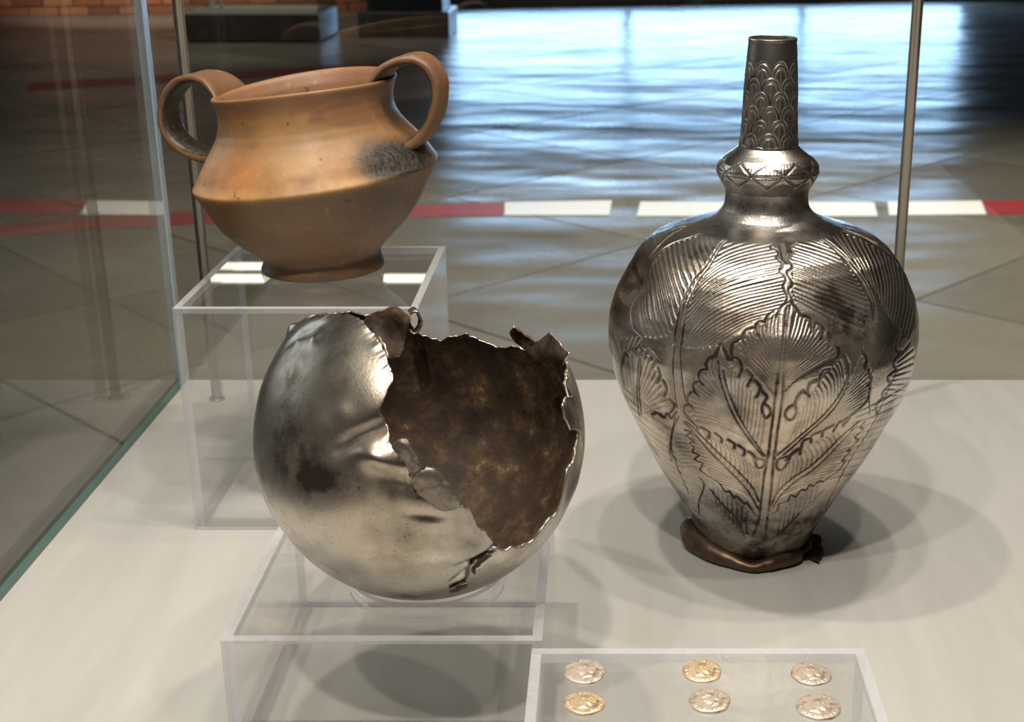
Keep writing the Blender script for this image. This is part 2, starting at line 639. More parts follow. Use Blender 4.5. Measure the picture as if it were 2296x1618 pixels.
# pedestal
x0, x1 = -2.24, -1.42
y0, y1 = 12.58, 13.3
ped = thing('pedestal', 'black column pedestal on a brown stepped base, far behind, right of the low glass case', 'pedestal', (-1.83, 12.9, FLOOR_Z))
child('stepped_base', box_mesh('stepped_base', x0, x1, y0, y1, FLOOR_Z, FLOOR_Z + .225, M_DARKWOOD, bevel=.01), ped)
child('column', box_mesh('column', x0 + .08, x1 - .06, y0 + .06, y1 - .06, FLOOR_Z + .225, FLOOR_Z + 1.25, [M_BLACK, M_LIT_SIDE], lambda k: 1 if k == '+x' else 0), ped)  # right face carries the same painted window light
child('cap', box_mesh('cap', x0 + .05, x1 - .03, y0 + .03, y1 - .03, FLOOR_Z + 1.25, FLOOR_Z + 1.28, M_DARKWOOD, bevel=.006), ped)


# floor tapes
def tape(pts_top, pts_bot, mat, label, name='floor_tape', group=None):
    up = [onz(x, y, FLOOR_Z + .0016) for x, y in pts_top]
    lo = [onz(x, y, FLOOR_Z + .0016) for x, y in pts_bot]
    bm = bmesh.new()
    U = [bm.verts.new(p) for p in up]
    L = [bm.verts.new(p) for p in lo]
    n = len(U)
    for i in range(n - 1):
        bm.faces.new([L[i], L[i + 1], U[i + 1], U[i]])
    r = bmesh.ops.extrude_face_region(bm, geom=bm.faces[:])
    for v in r['geom']:
        if isinstance(v, bmesh.types.BMVert):
            v.co.z += .0006
    bmesh.ops.recalc_face_normals(bm, faces=bm.faces[:])
    o = link(name, bm_mesh(name, bm, mat))
    tag(o, label, 'tape', group)


tape([(-60, 507), (200, 487), (440, 474), (640, 468), (860, 462), (1130, 455)], [(-60, 536), (200, 515), (440, 502), (640, 495), (860, 487), (1130, 482)], M_TAPE_R, 'long red tape strip stuck on the floor behind the clay pot')
tape([(1132, 453), (1372, 449)], [(1132, 482), (1366, 482)], M_TAPE_W, 'short white tape strip on the floor directly right of the long red strip')
tape([(1436, 452), (1700, 452), (1960, 453)], [(1428, 484), (1700, 484), (1968, 484)], M_TAPE_W, 'long white tape strip on the floor behind the neck of the vase')
tape([(1990, 452), (2200, 450)], [(1994, 482), (2212, 480)], M_TAPE_W, 'short white tape strip on the floor by the right metal post')
tape([(2202, 449), (2400, 449), (3300, 449)], [(2214, 480), (2400, 480), (3300, 480)], M_TAPE_R, 'red tape strip on the floor at the right edge of the picture')
tape([(60, 186), (500, 162), (900, 138)], [(60, 204), (500, 178), (900, 153)], M_TAPE_R, 'thin far red tape strip on the floor well beyond the clay pot')

# ================================================================== DISPLAY CASE
case = thing('display_case', 'glass display case with a pale beige base plate, slim metal posts and glass panes', 'display case', (0.03, .55, FLOOR_Z))
CX0, CX1, CY0, CY1 = -.309, .43, .04, .937
child('display_surface', box_mesh('display_surface', CX0 + .001, CX1, CY0, CY1 - .001, -.02, 0, M_SURF), case)
child('plinth', box_mesh('plinth', CX0 + .01, CX1 - .01, CY0 + .01, CY1 - .01, FLOOR_Z, -.02, M_PLINTH), case)
M_LID = principled('grey_lid', (.34, .33, .32), .5)
child('glass_pane', box_mesh('glass_pane', CX0 - .005, CX0, CY0, CY1 - .004, -.018, 1.0, [M_GLASS, M_GLASS_E, M_SEAM], lambda k: 0 if k in ('-x', '+x') else (2 if k == '+y' else 1)), case)
child('glass_pane', box_mesh('glass_pane', CX0, CX1, CY1 - .001, CY1 + .006, -.018, 1.0, [M_GLASS, M_GLASS_E], lambda k: 0 if k in ('-y', '+y') else 1), case)
child('corner_seal', box_mesh('corner_seal', CX0 - .0048, CX0 + .0005, CY1 - .0035, CY1 + .006, -.018, 1.0, M_SEAM, bevel=.0008), case)
ss = child('base_seal', box_mesh('base_seal', CX0 - .001, CX0 + .0035, CY0, CY1 - .006, -.001, .003, M_GLASS_E, bevel=.0006), case)
for (x, y) in ((-.2736, .896), (.198, .896)):
    child('post', cyl_mesh('post', (x, y), .0036, 0, 1.0, M_POST, 24), case)
    child('post_foot', cyl_mesh('post_foot', (x, y), .0055, 0, .0015, M_POST, 24), case)
child('lid', box_mesh('lid', CX0 - .008, CX1 + .008, CY0 - .01, CY1 + .006, 1.0, 1.05, M_LID), case)
for (x, y, z) in SPOTS:
    child('spot_lamp', cyl_mesh('spot_lamp', (x, y), .024, z + .004, 1.0, M_BLACK, 20), case)

# ================================================================== CLEAR RISERS
WT = .004


def riser(label, x0, x1, y0, y1, h, z0=0.0):
    t = thing('display_riser', label, 'riser', ((x0 + x1) / 2, (y0 + y1) / 2, z0), 'clear acrylic risers on the case floor')
    e = lambda *faces: (lambda k: 0 if k in faces else 1)
    mt = [M_ACR, M_ACR_E]
    g = .0001
    child('top_panel', box_mesh('top_panel', x0 + WT + g, x1 - WT - g, y0 + WT + g, y1 - WT - g, z0 + h - WT, z0 + h, mt, e('+z', '-z')), t)
    for ya, yb in ((y0, y0 + WT), (y1 - WT, y1)):
        child('side_panel', box_mesh('side_panel', x0, x1, ya, yb, z0 + .0002, z0 + h, mt, e('-y', '+y')), t)
    for xa, xb in ((x0, x0 + WT), (x1 - WT, x1)):
        child('side_panel', box_mesh('side_panel', xa, xb, y0 + WT + g, y1 - WT - g, z0 + .0002, z0 + h, mt, e('-x', '+x')), t)
    return t


HB, HF = .1293, .0573
riser('tall clear acrylic riser block under the two-handled clay pot', -.2298, -.1001, .6900, .8230, HB)
riser('low clear acrylic riser block under the broken silver vessel', -.1536, -.0258, .4752, .6085, HF)
riser('low clear acrylic riser block with six coins lying on it', -.0296, .1010, .3395, .4695, HF)

# ================================================================== ENGRAVED SILVER VASE
VX, VY = .080, .673
VP = [(0.0, .0272), (.004, .0296), (.01, .0326), (.02, .0378), (.03, .0432), (.04, .0488), (.05, .0544), (.06, .05975), (.07, .06478), (.08, .06958), (.09, .0739), (.1, .07714), (.11, .07902), (.12, .07942), (.13, .07857), (.14, .07615), (.15, .0718), (.157, .0675), (.163, .0628), (.168, .0564), (.172, .0468), (.175, .0372), (.178, .0292), (.1805, .0247), (.184, .0217), (.1865, .0209), (.19, .0206), (.1935, .0209)]
COLLAR = [(.1935, .0209), (.1950, .0219), (.1975, .0232), (.2, .0248), (.2025, .0257), (.205, .0254), (.2075, .0239), (.2098, .0215), (.2118, .0185), (.2135, .0163), (.2148, .0149)]
NECK = [(.2148, .0147), (.217, .01445), (.22, .0141), (.23, .01355), (.245, .01305), (.258, .01225), (.2655, .0117), (.2663, .0119), (.2672, .0117), (.2672, .0108), (.262, .0106), (.25, .0110)]


def smooth_profile(P, n):
    P = np.array(P)
    d = np.concatenate([[0], np.cumsum(np.hypot(*np.diff(P, axis=0).T))])
    u = np.linspace(0, d[-1], n)
    z, r = np.interp(u, d, P[:, 0]), np.interp(u, d, P[:, 1])
    k = max(3, int(n * .012) | 1)
    ker = np.hanning(k + 2)[1:-1]
    ker /= ker.sum()
    def sm(a):
        p = np.concatenate([2 * a[0] - a[1:k // 2 + 1][::-1], a, 2 * a[-1] - a[-k // 2:-1][::-1]]) if k > 1 else a
        q = np.convolve(p, ker, 'same')[k // 2:k // 2 + n]
        return q
    return u, sm(z), sm(r)


TH0 = math.atan2(-VY, -VX)           # direction from the axis to the viewer
NR = 720
su, sz, sr = smooth_profile(VP, NR)
# ---- raster of the chased ornament over (theta, s)
RT, RS = 1500, 1100
THR = math.radians(97)
tgrid = np.linspace(-THR, THR, RT)
sgrid = np.linspace(0, su[-1], RS)
rs_r = np.interp(sgrid, su, sr)
rs_z = np.interp(sgrid, su, sz)
# lookup pixel -> (theta, s)
kt, ks = 360, 360
TT, SS_ = np.meshgrid(np.linspace(-math.radians(85), math.radians(85), kt), np.linspace(0, su[-1], ks))
RR = np.interp(SS_, su, sr)
PP = np.stack([VX + RR * np.cos(TH0 + TT), VY + RR * np.sin(TH0 + TT), np.interp(SS_, su, sz)], -1).reshape(-1, 3)
# keep the points that face the viewer
Nrm = np.gradient(np.interp(SS_, su, sz), axis=0), np.gradient(RR, axis=0)
nx, nz = Nrm[0], -Nrm[1]
NN = np.stack([nx * np.cos(TH0 + TT), nx * np.sin(TH0 + TT), nz], -1).reshape(-1, 3)
vis = ((CO - PP) * NN).sum(1) > 0
PPv, Tv, Sv = PP[vis], TT.ravel()[vis], SS_.ravel()[vis]
QQ = proj(PPv)
kd = kdtree.KDTree(len(QQ))
for i, q in enumerate(QQ):
    kd.insert((q[0], q[1], 0), i)
kd.balance()


def px2ts(pts):
    out = []
    for x, y in pts:
        w_, tt_, ss2 = 0, 0, 0
        for (co_, i, d) in kd.find_n((x, y, 0), 4):
            k = 1 / (d + .3)
            w_ += k
            tt_ += k * Tv[i]
            ss2 += k * Sv[i]
        out.append((tt_ / w_, ss2 / w_))
    return np.array(out)


ZO = {0: (0, 0, 1), 1: (1480, 500, 5.393), 2: (1350, 500, 3.594), 3: (1750, 500, 3.594), 4: (1480, 690, 4.494), 5: (1480, 950, 4.494)}


def zp(z, pts):
    ox, oy, sc = ZO[z]
    return [(ox + x / sc, oy + y / sc) for x, y in pts]


def crom(P, step):
    """smooth curve through points, resampled"""
    P = np.array(P, float)
    if len(P) < 3:
        n = max(2, int(np.hypot(*(P[-1] - P[0])) / step))
        t = np.linspace(0, 1, n)[:, None]
        return P[0] * (1 - t) + P[-1] * t
    Q = np.vstack([2 * P[0] - P[1], P, 2 * P[-1] - P[-2]])
    out = []
    for i in range(1, len(Q) - 2):
        n = max(2, int(np.hypot(*(Q[i + 1] - Q[i])) / step))
        t = np.linspace(0, 1, n, endpoint=False)[:, None]
        out.append(.5 * ((2 * Q[i]) + (-Q[i - 1] + Q[i + 1]) * t + (2 * Q[i - 1] - 5 * Q[i] + 4 * Q[i + 1] - Q[i + 2]) * t ** 2 + (-Q[i - 1] + 3 * Q[i] - 3 * Q[i + 1] + Q[i + 2]) * t ** 3))
    out.append(Q[-2][None])
    return np.vstack(out)


def at_path(P, t):
    P = np.array(P, float)
    d = np.concatenate([[0], np.cumsum(np.hypot(*np.diff(P, axis=0).T))])
    u = t * d[-1]
    return np.array([np.interp(u, d, P[:, 0]), np.interp(u, d, P[:, 1])])


DL = np.full((RS, RT), 9.0, np.float32)     # distance (mm) to dark cut lines
DF = np.full((RS, RT), 9.0, np.float32)     # distance to light flute lines
dt_, ds_ = tgrid[1] - tgrid[0], sgrid[1] - sgrid[0]


def stamp(D, ts, width=1.0):
    """ts in (theta, s); distance scaled by 1/width"""
    it = (ts[:, 0] - tgrid[0]) / dt_
    js = (ts[:, 1] - sgrid[0]) / ds_
    i0, j0 = np.round(it).astype(int), np.round(js).astype(int)
    rr = np.interp(ts[:, 1], su, sr)
    for a in range(-7, 8):
        for b in range(-6, 7):
            i, j = i0 + a, j0 + b
            ok = (i >= 0) & (i < RT) & (j >= 0) & (j < RS)
            dd = np.hypot((i - it) * dt_ * rr, (j - js) * ds_) * 1000 / width
            np.minimum.at(D, (j[ok], i[ok]), dd[ok].astype(np.float32))


def cut(z, pts, width=1.0, D=None, smooth=True):
    P = zp(z, pts)
    q = crom(P, 1.0) if smooth else np.vstack([crom([P[i], P[i + 1]], 1.0) for i in range(len(P) - 1)])
    ts = px2ts(q)
    # light smoothing removes lookup jitter
    if len(ts) > 6:
        for _ in range(3):
            ts[1:-1] = (ts[:-2] + 2 * ts[1:-1] + ts[2:]) / 4
    stamp(DL if D is None else D, ts, width)


def flutes(z, A, B, n, bulge=0.0, width=1.0, t0=0.0, t1=1.0):
    A, B = zp(z, A), zp(z, B)
    for k in range(n):
        t = t0 + (t1 - t0) * (k + .5) / n
        a, b = at_path(A, t), at_path(B, t)
        d = b - a
        m = (a + b) / 2 + bulge * np.array([-d[1], d[0]])
        tt = np.linspace(0, 1, max(4, int(np.hypot(*d) / 1.2)))[:, None]
        q = (1 - tt) ** 2 * a + 2 * tt * (1 - tt) * m + tt ** 2 * b
        ts = px2ts(q)
        if len(ts) > 6:
            for _ in range(3):
                ts[1:-1] = (ts[:-2] + 2 * ts[1:-1] + ts[2:]) / 4
        stamp(DF, ts, width)


# big upper leaves
cut(1, [(975, 115), (870, 215), (740, 330), (640, 470), (545, 620), (430, 740), (340, 890), (255, 1070), (200, 1290), (150, 1560)], 1.3)
cut(1, [(1010, 130), (900, 225), (765, 345), (680, 470), (580, 640), (480, 760), (400, 900), (330, 1080), (280, 1290), (240, 1590)], 1.3)
cut(4, [(150, 400), (120, 560), (120, 760), (140, 930), (165, 1080)], 1.3)
cut(4, [(200, 430), (195, 600), (220, 850), (260, 1030)], 1.3)
cut(1, [(1230, 200), (1250, 240), (1285, 280), (1270, 310), (1335, 345), (1330, 395), (1400, 425), (1425, 475), (1398, 530), (1440, 575), (1475, 640), (1437, 690), (1490, 745), (1510, 800), (1480, 860), (1500, 930), (1530, 990), (1520, 1060)], 1.3)
cut(1, [(1665, 110), (1645, 170), (1672, 215), (1605, 260), (1655, 330), (1570, 400), (1615, 460), (1542, 530), (1607, 640), (1528, 720), (1602, 840), (1548, 920), (1590, 1010), (1610, 1080)], 1.3)
cut(1, [(1710, 115), (1900, 260), (2060, 380), (2260, 560)], 1.5)
cut(1, [(1740, 105), (1930, 245), (2090, 360), (2265, 510)], 1.4)
cut(3, [(450, 300), (560, 420), (650, 530), (720, 680), (750, 850)], 1.5)
cut(3, [(475, 290), (590, 410), (680, 530), (745, 680), (770, 850)], .8)
cut(2, [(235, 560), (330, 410), (450, 300), (560, 228), (700, 180), (850, 130), (1000, 95), (1110, 78)], 1.3)
cut(2, [(190, 600), (260, 440), (350, 350), (460, 240), (560, 155), (700, 80), (820, 15)], 1.2)
cut(2, [(245, 560), (205, 640), (215, 780), (250, 900), (330, 990)], 1.0)
cut(3, [(240, 70), (420, 110), (620, 160), (760, 230), (880, 310), (990, 390)], 1.1)
cut(3, [(300, 60), (500, 80), (700, 170), (830, 260), (900, 320)], .9)
flutes(1, [(1390, 130), (1430, 160), (1470, 200)], [(1480, 560), (1505, 570), (1530, 600)], 3, .0, .8)
flutes(2, [(560, 150), (700, 90), (860, 30)], [(420, 100), (520, 60), (640, 10)], 7, .0, .9)
# central stem
cut(4, [(1280, 60), (1250, 300), (1205, 640), (1160, 950), (1125, 1250), (1085, 1600)], 1.5)
cut(4, [(1305, 60), (1270, 300), (1245, 700), (1225, 1000), (1185, 1300), (1150, 1600)], 1.5)
cut(5, [(1090, 350), (1040, 650), (1010, 900), (990, 1050), (940, 1190)], 1.5)
cut(5, [(1150, 350), (1120, 700), (1090, 950), (1060, 1190)], 1.5)
# central leaf outline
for p in ([(1280, 30), (1220, 70), (1190, 130), (1170, 180)], [(1140, 120), (1080, 170), (1060, 240), (1070, 280)], [(1000, 220), (960, 290), (975, 365)], [(1050, 235), (1000, 225), (965, 260)], [(930, 290), (860, 320), (830, 400), (862, 465)], [(780, 410), (725, 460), (720, 560)], [(850, 390), (800, 400), (760, 430)],
          [(730, 575), (790, 600), (825, 680), (790, 765)], [(880, 705), (925, 770), (880, 862)], [(950, 800), (1005, 880), (968, 978)], [(930, 790), (960, 820)], [(1020, 915), (1072, 975), (1025, 1070), (1035, 1150), (1065, 1190), (1108, 1145), (1100, 1090), (1055, 1045)],
          [(1320, 30), (1370, 90), (1420, 170)], [(1430, 165), (1500, 190), (1520, 260), (1525, 320)], [(1550, 330), (1570, 245), (1640, 310), (1620, 390)], [(1690, 340), (1715, 430), (1690, 480)], [(1780, 470), (1800, 540), (1760, 600)],
          [(1700, 690), (1640, 700), (1600, 760), (1585, 850)], [(1570, 790), (1500, 820), (1478, 900), (1490, 960)], [(1440, 900), (1385, 950), (1355, 1040), (1372, 1110), (1340, 1190), (1290, 1208), (1255, 1150), (1290, 1080), (1340, 1050)], [(1430, 905), (1480, 930)]):
    cut(4, p, 1.85)
# left side leaf
for p in ([(610, 440), (585, 500), (550, 570), (490, 590), (465, 650), (480, 700)], [(470, 690), (400, 720), (385, 790), (425, 855)], [(380, 815), (335, 840), (335, 900), (378, 965)], [(310, 930), (275, 970), (275, 1030), (332, 1095)], [(290, 1045), (240, 1070), (240, 1130), (290, 1200), (370, 1285), (365, 1300)],
          [(610, 440), (650, 520), (700, 610), (745, 580)], [(400, 1280), (455, 1310), (492, 1340), (480, 1392)], [(545, 1345), (605, 1390), (612, 1432)], [(680, 1410), (745, 1455), (738, 1500)], [(785, 1465), (850, 1520), (838, 1572)], [(890, 1530), (950, 1580), (970, 1618)]):
    cut(4, p, 1.85)
cut(5, [(890, 365), (940, 400), (955, 470), (985, 530), (1050, 500), (1040, 450), (980, 435)], 1.9)
cut(4, [(590, 620), (610, 780), (655, 950), (720, 1130), (800, 1280), (900, 1420), (1040, 1580)], 1.2)
cut(4, [(640, 700), (670, 860), (710, 980), (765, 1120), (850, 1290), (960, 1450), (1050, 1570)], 1.2)
# right side leaf
cut(4, [(1860, 560), (1900, 700), (1820, 900), (1700, 1080), (1550, 1250), (1380, 1400), (1180, 1560)], 1.2)
cut(4, [(1900, 640), (1880, 850), (1740, 1090), (1590, 1260), (1420, 1410), (1240, 1560)], 1.2)
for p in ([(2040, 500), (2085, 600), (2060, 680)], [(2100, 700), (2125, 800), (2090, 860)], [(2120, 880), (2085, 1000), (2000, 1100), (1870, 1200)], [(1910, 1190), (1850, 1270), (1858, 1215)], [(1830, 1225), (1795, 1250), (1752, 1322)], [(1750, 1265), (1655, 1320), (1632, 1382)], [(1630, 1330), (1530, 1375), (1522, 1440)], [(1505, 1400), (1440, 1430), (1408, 1545)], [(1395, 1510), (1320, 1550), (1262, 1618)]):
    cut(4, p, 2.0)
cut(5, [(1410, 380), (1395, 330), (1330, 375), (1300, 430), (1250, 520), (1200, 545), (1168, 500), (1190, 440), (1280, 405)], 1.9)
# lower leaves
cut(5, [(235, 60), (340, 180), (480, 340), (620, 480), (760, 620), (880, 750), (960, 880), (1000, 950)], 1.2)
cut(5, [(260, 60), (380, 170), (540, 330), (680, 460), (820, 600), (930, 720), (1000, 860)], 1.2)
cut(5, [(2010, 50), (1850, 190), (1680, 350), (1500, 510), (1330, 620), (1180, 760), (1110, 900)], 1.2)
cut(5, [(1980, 100), (1860, 230), (1700, 390), (1530, 545), (1350, 660), (1210, 790), (1130, 910)], 1.0)
cut(5, [(245, 140), (310, 165), (255, 200), (340, 260), (290, 270), (345, 320), (320, 355), (395, 385), (345, 430), (430, 470), (400, 540), (500, 610), (600, 680), (655, 760), (700, 750), (740, 820), (765, 795), (850, 880), (870, 860), (920, 940), (960, 1000)], 1.4, smooth=False)
cut(5, [(2060, 60), (2015, 110), (2050, 130), (1960, 215), (1995, 240), (1880, 350), (1920, 340), (1825, 450), (1870, 450), (1790, 560), (1700, 610), (1640, 660), (1600, 650), (1540, 700), (1500, 690), (1460, 745), (1420, 730), (1360, 800), (1310, 780), (1280, 850), (1190, 870), (1180, 950), (1110, 990)], 1.4, smooth=False)
flutes(5, [(1600, 690), (1460, 780), (1300, 880), (1200, 980)], [(1560, 880), (1400, 1000), (1250, 1130), (1160, 1190)], 8, -.05, 1.1)
flutes(5, [(500, 650), (650, 780), (780, 880), (900, 980)], [(560, 900), (700, 1050), (820, 1180), (900, 1190)], 8, .05, 1.1)
cut(5, [(500, 730), (640, 900), (770, 1030), (835, 1190)], 1.1)
cut(5, [(1640, 740), (1480, 900), (1330, 1060), (1180, 1190)], 1.1)
cut(5, [(400, 620), (440, 700), (390, 860), (400, 1000)], 1.0)


def fan(z, keys, n, width=1.2):
    """lines interpolated between key lines of four points each"""
    K = np.array([zp(z, k) for k in keys])
    for i in range(n):
        u_ = (i + .5) / n * (len(K) - 1)
        a_ = min(int(u_), len(K) - 2)
        f = u_ - a_
        q = crom(K[a_] * (1 - f) + K[a_ + 1] * f, 1.2)
        ts = px2ts(q)
        for _ in range(3):
            ts[1:-1] = (ts[:-2] + 2 * ts[1:-1] + ts[2:]) / 4
        stamp(DF, ts, width)


fan(1, [[(740, 1560), (850, 1480), (950, 1400), (1040, 1330)], [(480, 1600), (800, 1370), (1100, 1230), (1400, 1160)], [(330, 1600), (640, 1330), (1000, 1150), (1500, 1010)], [(255, 1560), (520, 1240), (900, 1030), (1490, 900)], [(290, 1350), (520, 1110), (850, 930), (1480, 780)], [(340, 1130), (620, 880), (930, 740), (1440, 620)], [(440, 880), (680, 690), (950, 590), (1400, 480)], [(600, 630), (800, 510), (1050, 420), (1330, 350)], [(780, 350), (900, 310), (1080, 260), (1270, 240)], [(960, 160), (1040, 160), (1120, 165), (1200, 190)]], 28, 1.3)
fan(2, [[(240, 540), (260, 680), (300, 830), (330, 960)], [(290, 510), (330, 680), (370, 850), (430, 970)], [(390, 400), (440, 600), (490, 800), (540, 960)], [(470, 310), (510, 480), (560, 640), (600, 800)], [(570, 235), (600, 400), (640, 540), (690, 640)], [(680, 200), (700, 320), (740, 420), (770, 500)], [(800, 160), (810, 250), (840, 320), (870, 370)], [(900, 130), (905, 180), (920, 220), (950, 250)]], 18, 1.3)
fan(1, [[(1660, 150), (1740, 180), (1800, 205), (1850, 240)], [(1640, 300), (1800, 330), (1950, 380), (2100, 440)], [(1600, 420), (1800, 490), (2050, 580), (2300, 680)], [(1590, 560), (1800, 620), (2050, 720), (2400, 850)], [(1600, 720), (1800, 780), (2100, 880), (2500, 1040)], [(1590, 900), (1800, 980), (2100, 1090), (2500, 1250)], [(1640, 1060), (1850, 1180), (2100, 1330), (2400, 1480)]], 20, 1.0)
fan(3, [[(330, 100), (430, 200), (480, 250), (520, 300)], [(480, 140), (560, 280), (640, 400), (700, 520)], [(600, 180), (680, 340), (740, 500), (780, 640)], [(720, 240), (790, 400), (830, 560), (830, 760)], [(840, 300), (880, 460), (890, 620), (870, 820)], [(930, 380), (950, 520), (950, 680), (920, 880)], [(1000, 450), (1030, 600), (1020, 760), (980, 930)], [(1060, 600), (1080, 720), (1070, 850), (1030, 1000)]], 17, 1.3)
fan(4, [[(1215, 560), (1205, 400), (1210, 260), (1215, 150)], [(1200, 640), (1140, 450), (1110, 300), (1140, 160)], [(1190, 720), (1080, 520), (1010, 380), (1010, 270)], [(1180, 800), (1040, 620), (930, 480), (880, 350)], [(1165, 880), (1020, 720), (900, 600), (800, 450)], [(1150, 960), (1060, 840), (960, 720), (860, 620)]], 13)
fan(4, [[(1255, 560), (1290, 400), (1320, 260), (1350, 120)], [(1245, 680), (1340, 500), (1420, 380), (1470, 220)], [(1240, 780), (1380, 580), (1500, 460), (1600, 320)], [(1235, 860), (1380, 700), (1530, 580), (1690, 440)], [(1230, 930), (1380, 790), (1530, 690), (1780, 560)]], 14)
fan(4, [[(620, 860), (600, 740), (580, 640), (590, 540)], [(660, 1000), (580, 870), (520, 760), (490, 650)], [(710, 1120), (600, 980), (500, 880), (410, 780)], [(770, 1230), (620, 1080), (470, 980), (350, 890)], [(830, 1310), (650, 1170), (470, 1060), (300, 980)], [(900, 1390), (700, 1270), (500, 1160), (290, 1110)], [(960, 1460), (760, 1350), (560, 1270), (380, 1220)]], 15)
fan(4, [[(720, 1000), (700, 880), (690, 780), (700, 650)], [(780, 1130), (780, 960), (790, 840), (800, 760)], [(850, 1270), (870, 1080), (885, 960), (890, 880)], [(930, 1390), (960, 1220), (970, 1110), (980, 1010)], [(1020, 1520), (1050, 1380), (1060, 1280), (1060, 1210)]], 10)
fan(4, [[(1860, 800), (1850, 720), (1840, 660), (1820, 600)], [(1780, 960), (1780, 830), (1770, 740), (1740, 680)], [(1680, 1090), (1690, 950), (1680, 860), (1640, 800)], [(1560, 1220), (1580, 1080), (1580, 980), (1540, 880)], [(1420, 1350), (1460, 1200), (1480, 1080), (1480, 980)], [(1260, 1480), (1330, 1350), (1370, 1240), (1390, 1150)]], 13)
fan(4, [[(1900, 820), (1960, 740), (2000, 660), (2020, 560)], [(1840, 960), (1940, 860), (2010, 780), (2080, 700)], [(1760, 1080), (1880, 980), (1990, 900), (2100, 820)], [(1650, 1200), (1800, 1110), (1950, 1020), (2090, 920)], [(1520, 1320), (1700, 1230), (1870, 1140), (2030, 1060)], [(1400, 1420), (1550, 1350), (1700, 1280), (1850, 1210)]], 14)
fan(5, [[(420, 270), (440, 230), (430, 190), (400, 140)], [(560, 410), (570, 330), (560, 270), (520, 220)], [(700, 540), (710, 440), (700, 370), (660, 300)], [(830, 670), (840, 560), (830, 480), (800, 400)], [(930, 790), (950, 680), (950, 600), (930, 520)], [(985, 880), (1000, 780), (1005, 680), (1010, 580)]], 14)
fan(5, [[(420, 260), (370, 220), (330, 180), (280, 150)], [(560, 400), (480, 350), (400, 300), (330, 270)], [(700, 540), (590, 480), (480, 420), (380, 390)], [(820, 660), (680, 600), (560, 540), (440, 490)], [(900, 760), (780, 690), (640, 630), (500, 590)], [(960, 870), (860, 790), (760, 740), (640, 700)]], 14)
fan(5, [[(1850, 250), (1845, 220), (1835, 200), (1820, 180)], [(1720, 350), (1720, 290), (1700, 250), (1660, 230)], [(1560, 480), (1580, 400), (1560, 330), (1520, 290)], [(1400, 600), (1430, 500), (1430, 430), (1410, 380)], [(1270, 690), (1290, 600), (1310, 520), (1310, 460)], [(1160, 790), (1180, 700), (1200, 630), (1220, 570)]], 14)
fan(5, [[(1850, 240), (1900, 210), (1940, 180), (1990, 150)], [(1720, 370), (1790, 320), (1850, 280), (1930, 250)], [(1580, 500), (1680, 440), (1770, 390), (1870, 360)], [(1440, 610), (1560, 550), (1680, 500), (1800, 470)], [(1310, 690), (1450, 640), (1590, 600), (1720, 570)], [(1190, 810), (1300, 760), (1420, 710), (1540, 680)]], 14)
# far left leaf
cut(2, [(290, 1150), (280, 1400), (300, 1600)], 1.0)
cut(2, [(305, 1150), (297, 1400), (318, 1600)], 1.0)
for p in ([(200, 1130), (180, 1110), (160, 1180), (150, 1240), (178, 1365)], [(260, 1080), (330, 1000), (320, 1060)], [(370, 1090), (420, 1150), (405, 1210)], [(450, 1230), (462, 1290), (440, 1340)], [(490, 1330), (520, 1400), (500, 1455)], [(545, 1480), (580, 1540), (530, 1610)], [(400, 1600), (440, 1590), (480, 1618)]):
    cut(2, p, 1.9)
flutes(2, [(190, 1200), (230, 1120), (330, 1080), (400, 1200), (450, 1320), (510, 1440), (560, 1560)], [(255, 1500), (270, 1450), (290, 1480), (310, 1520), (320, 1600)], 12, .03, 1.1)
flutes(2, [(80, 900), (110, 1000), (200, 1000), (300, 980)], [(100, 1200), (140, 1250), (180, 1100), (260, 1060)], 7, .0, 1.0)
cut(4, [(185, 1170), (130, 1300), (110, 1450), (130, 1618)], 1.0)
cut(4, [(150, 1180), (110, 1350), (95, 1500), (110, 1618)], 1.0)
cut(4, [(10, 1150), (40, 1185), (70, 1140), (110, 1190), (160, 1130)], 1.8)
cut(5, [(140, 400), (170, 520), (230, 650), (290, 780)], 1.1)
flutes(5, [(160, 160), (160, 300), (190, 420), (230, 540)], [(250, 180), (290, 330), (330, 440), (380, 530)], 9, -.1, 1.4)
flutes(5, [(20, 60), (60, 200), (110, 330), (160, 450)], [(100, 80), (90, 260), (130, 400), (190, 520)], 4, .0, 1.0)
flutes(0, [(1392, 870), (1420, 940), (1460, 1010), (1505, 1085)], [(1498, 950), (1512, 1020), (1535, 1080), (1558, 1130)], 10, .05, 1.1)
flutes(0, [(2035, 870), (2000, 950), (1960, 1015), (1915, 1085)], [(1932, 930), (1900, 990), (1870, 1050), (1848, 1100)], 11, -.05, 1.1)
cut(0, [(2010, 850), (1965, 950), (1905, 1050), (1850, 1150)], 1.1)
cut(0, [(1400, 900), (1440, 990), (1500, 1090), (1550, 1170)], 1.0)
# far right leaf
for p in ([(960, 940), (920, 1060), (950, 1110)], [(965, 1090), (905, 1180), (935, 1250)], [(930, 1240), (862, 1300), (895, 1355)], [(890, 1350), (822, 1430), (835, 1475)], [(820, 1470), (770, 1530), (780, 1600)]):
    cut(3, p, 2.3)
cut(3, [(740, 1300), (715, 1450), (720, 1600)], 1.1)
cut(3, [(830, 1050), (740, 1250), (700, 1500)], 1.0)
flutes(3, [(1020, 1000), (1080, 1100), (1060, 1300), (960, 1480)], [(950, 1120), (930, 1220), (890, 1330), (830, 1450)], 9, .0, 1.1)
flutes(3, [(640, 1130), (700, 1200), (730, 1320)], [(560, 1300), (640, 1380), (700, 1480)], 5, .05, 1.0)
flutes(5, [(2110, 60), (2060, 180), (1960, 330), (1880, 480)], [(2070, 120), (2000, 230), (1930, 340), (1860, 450)], 8, .0, 1.3)

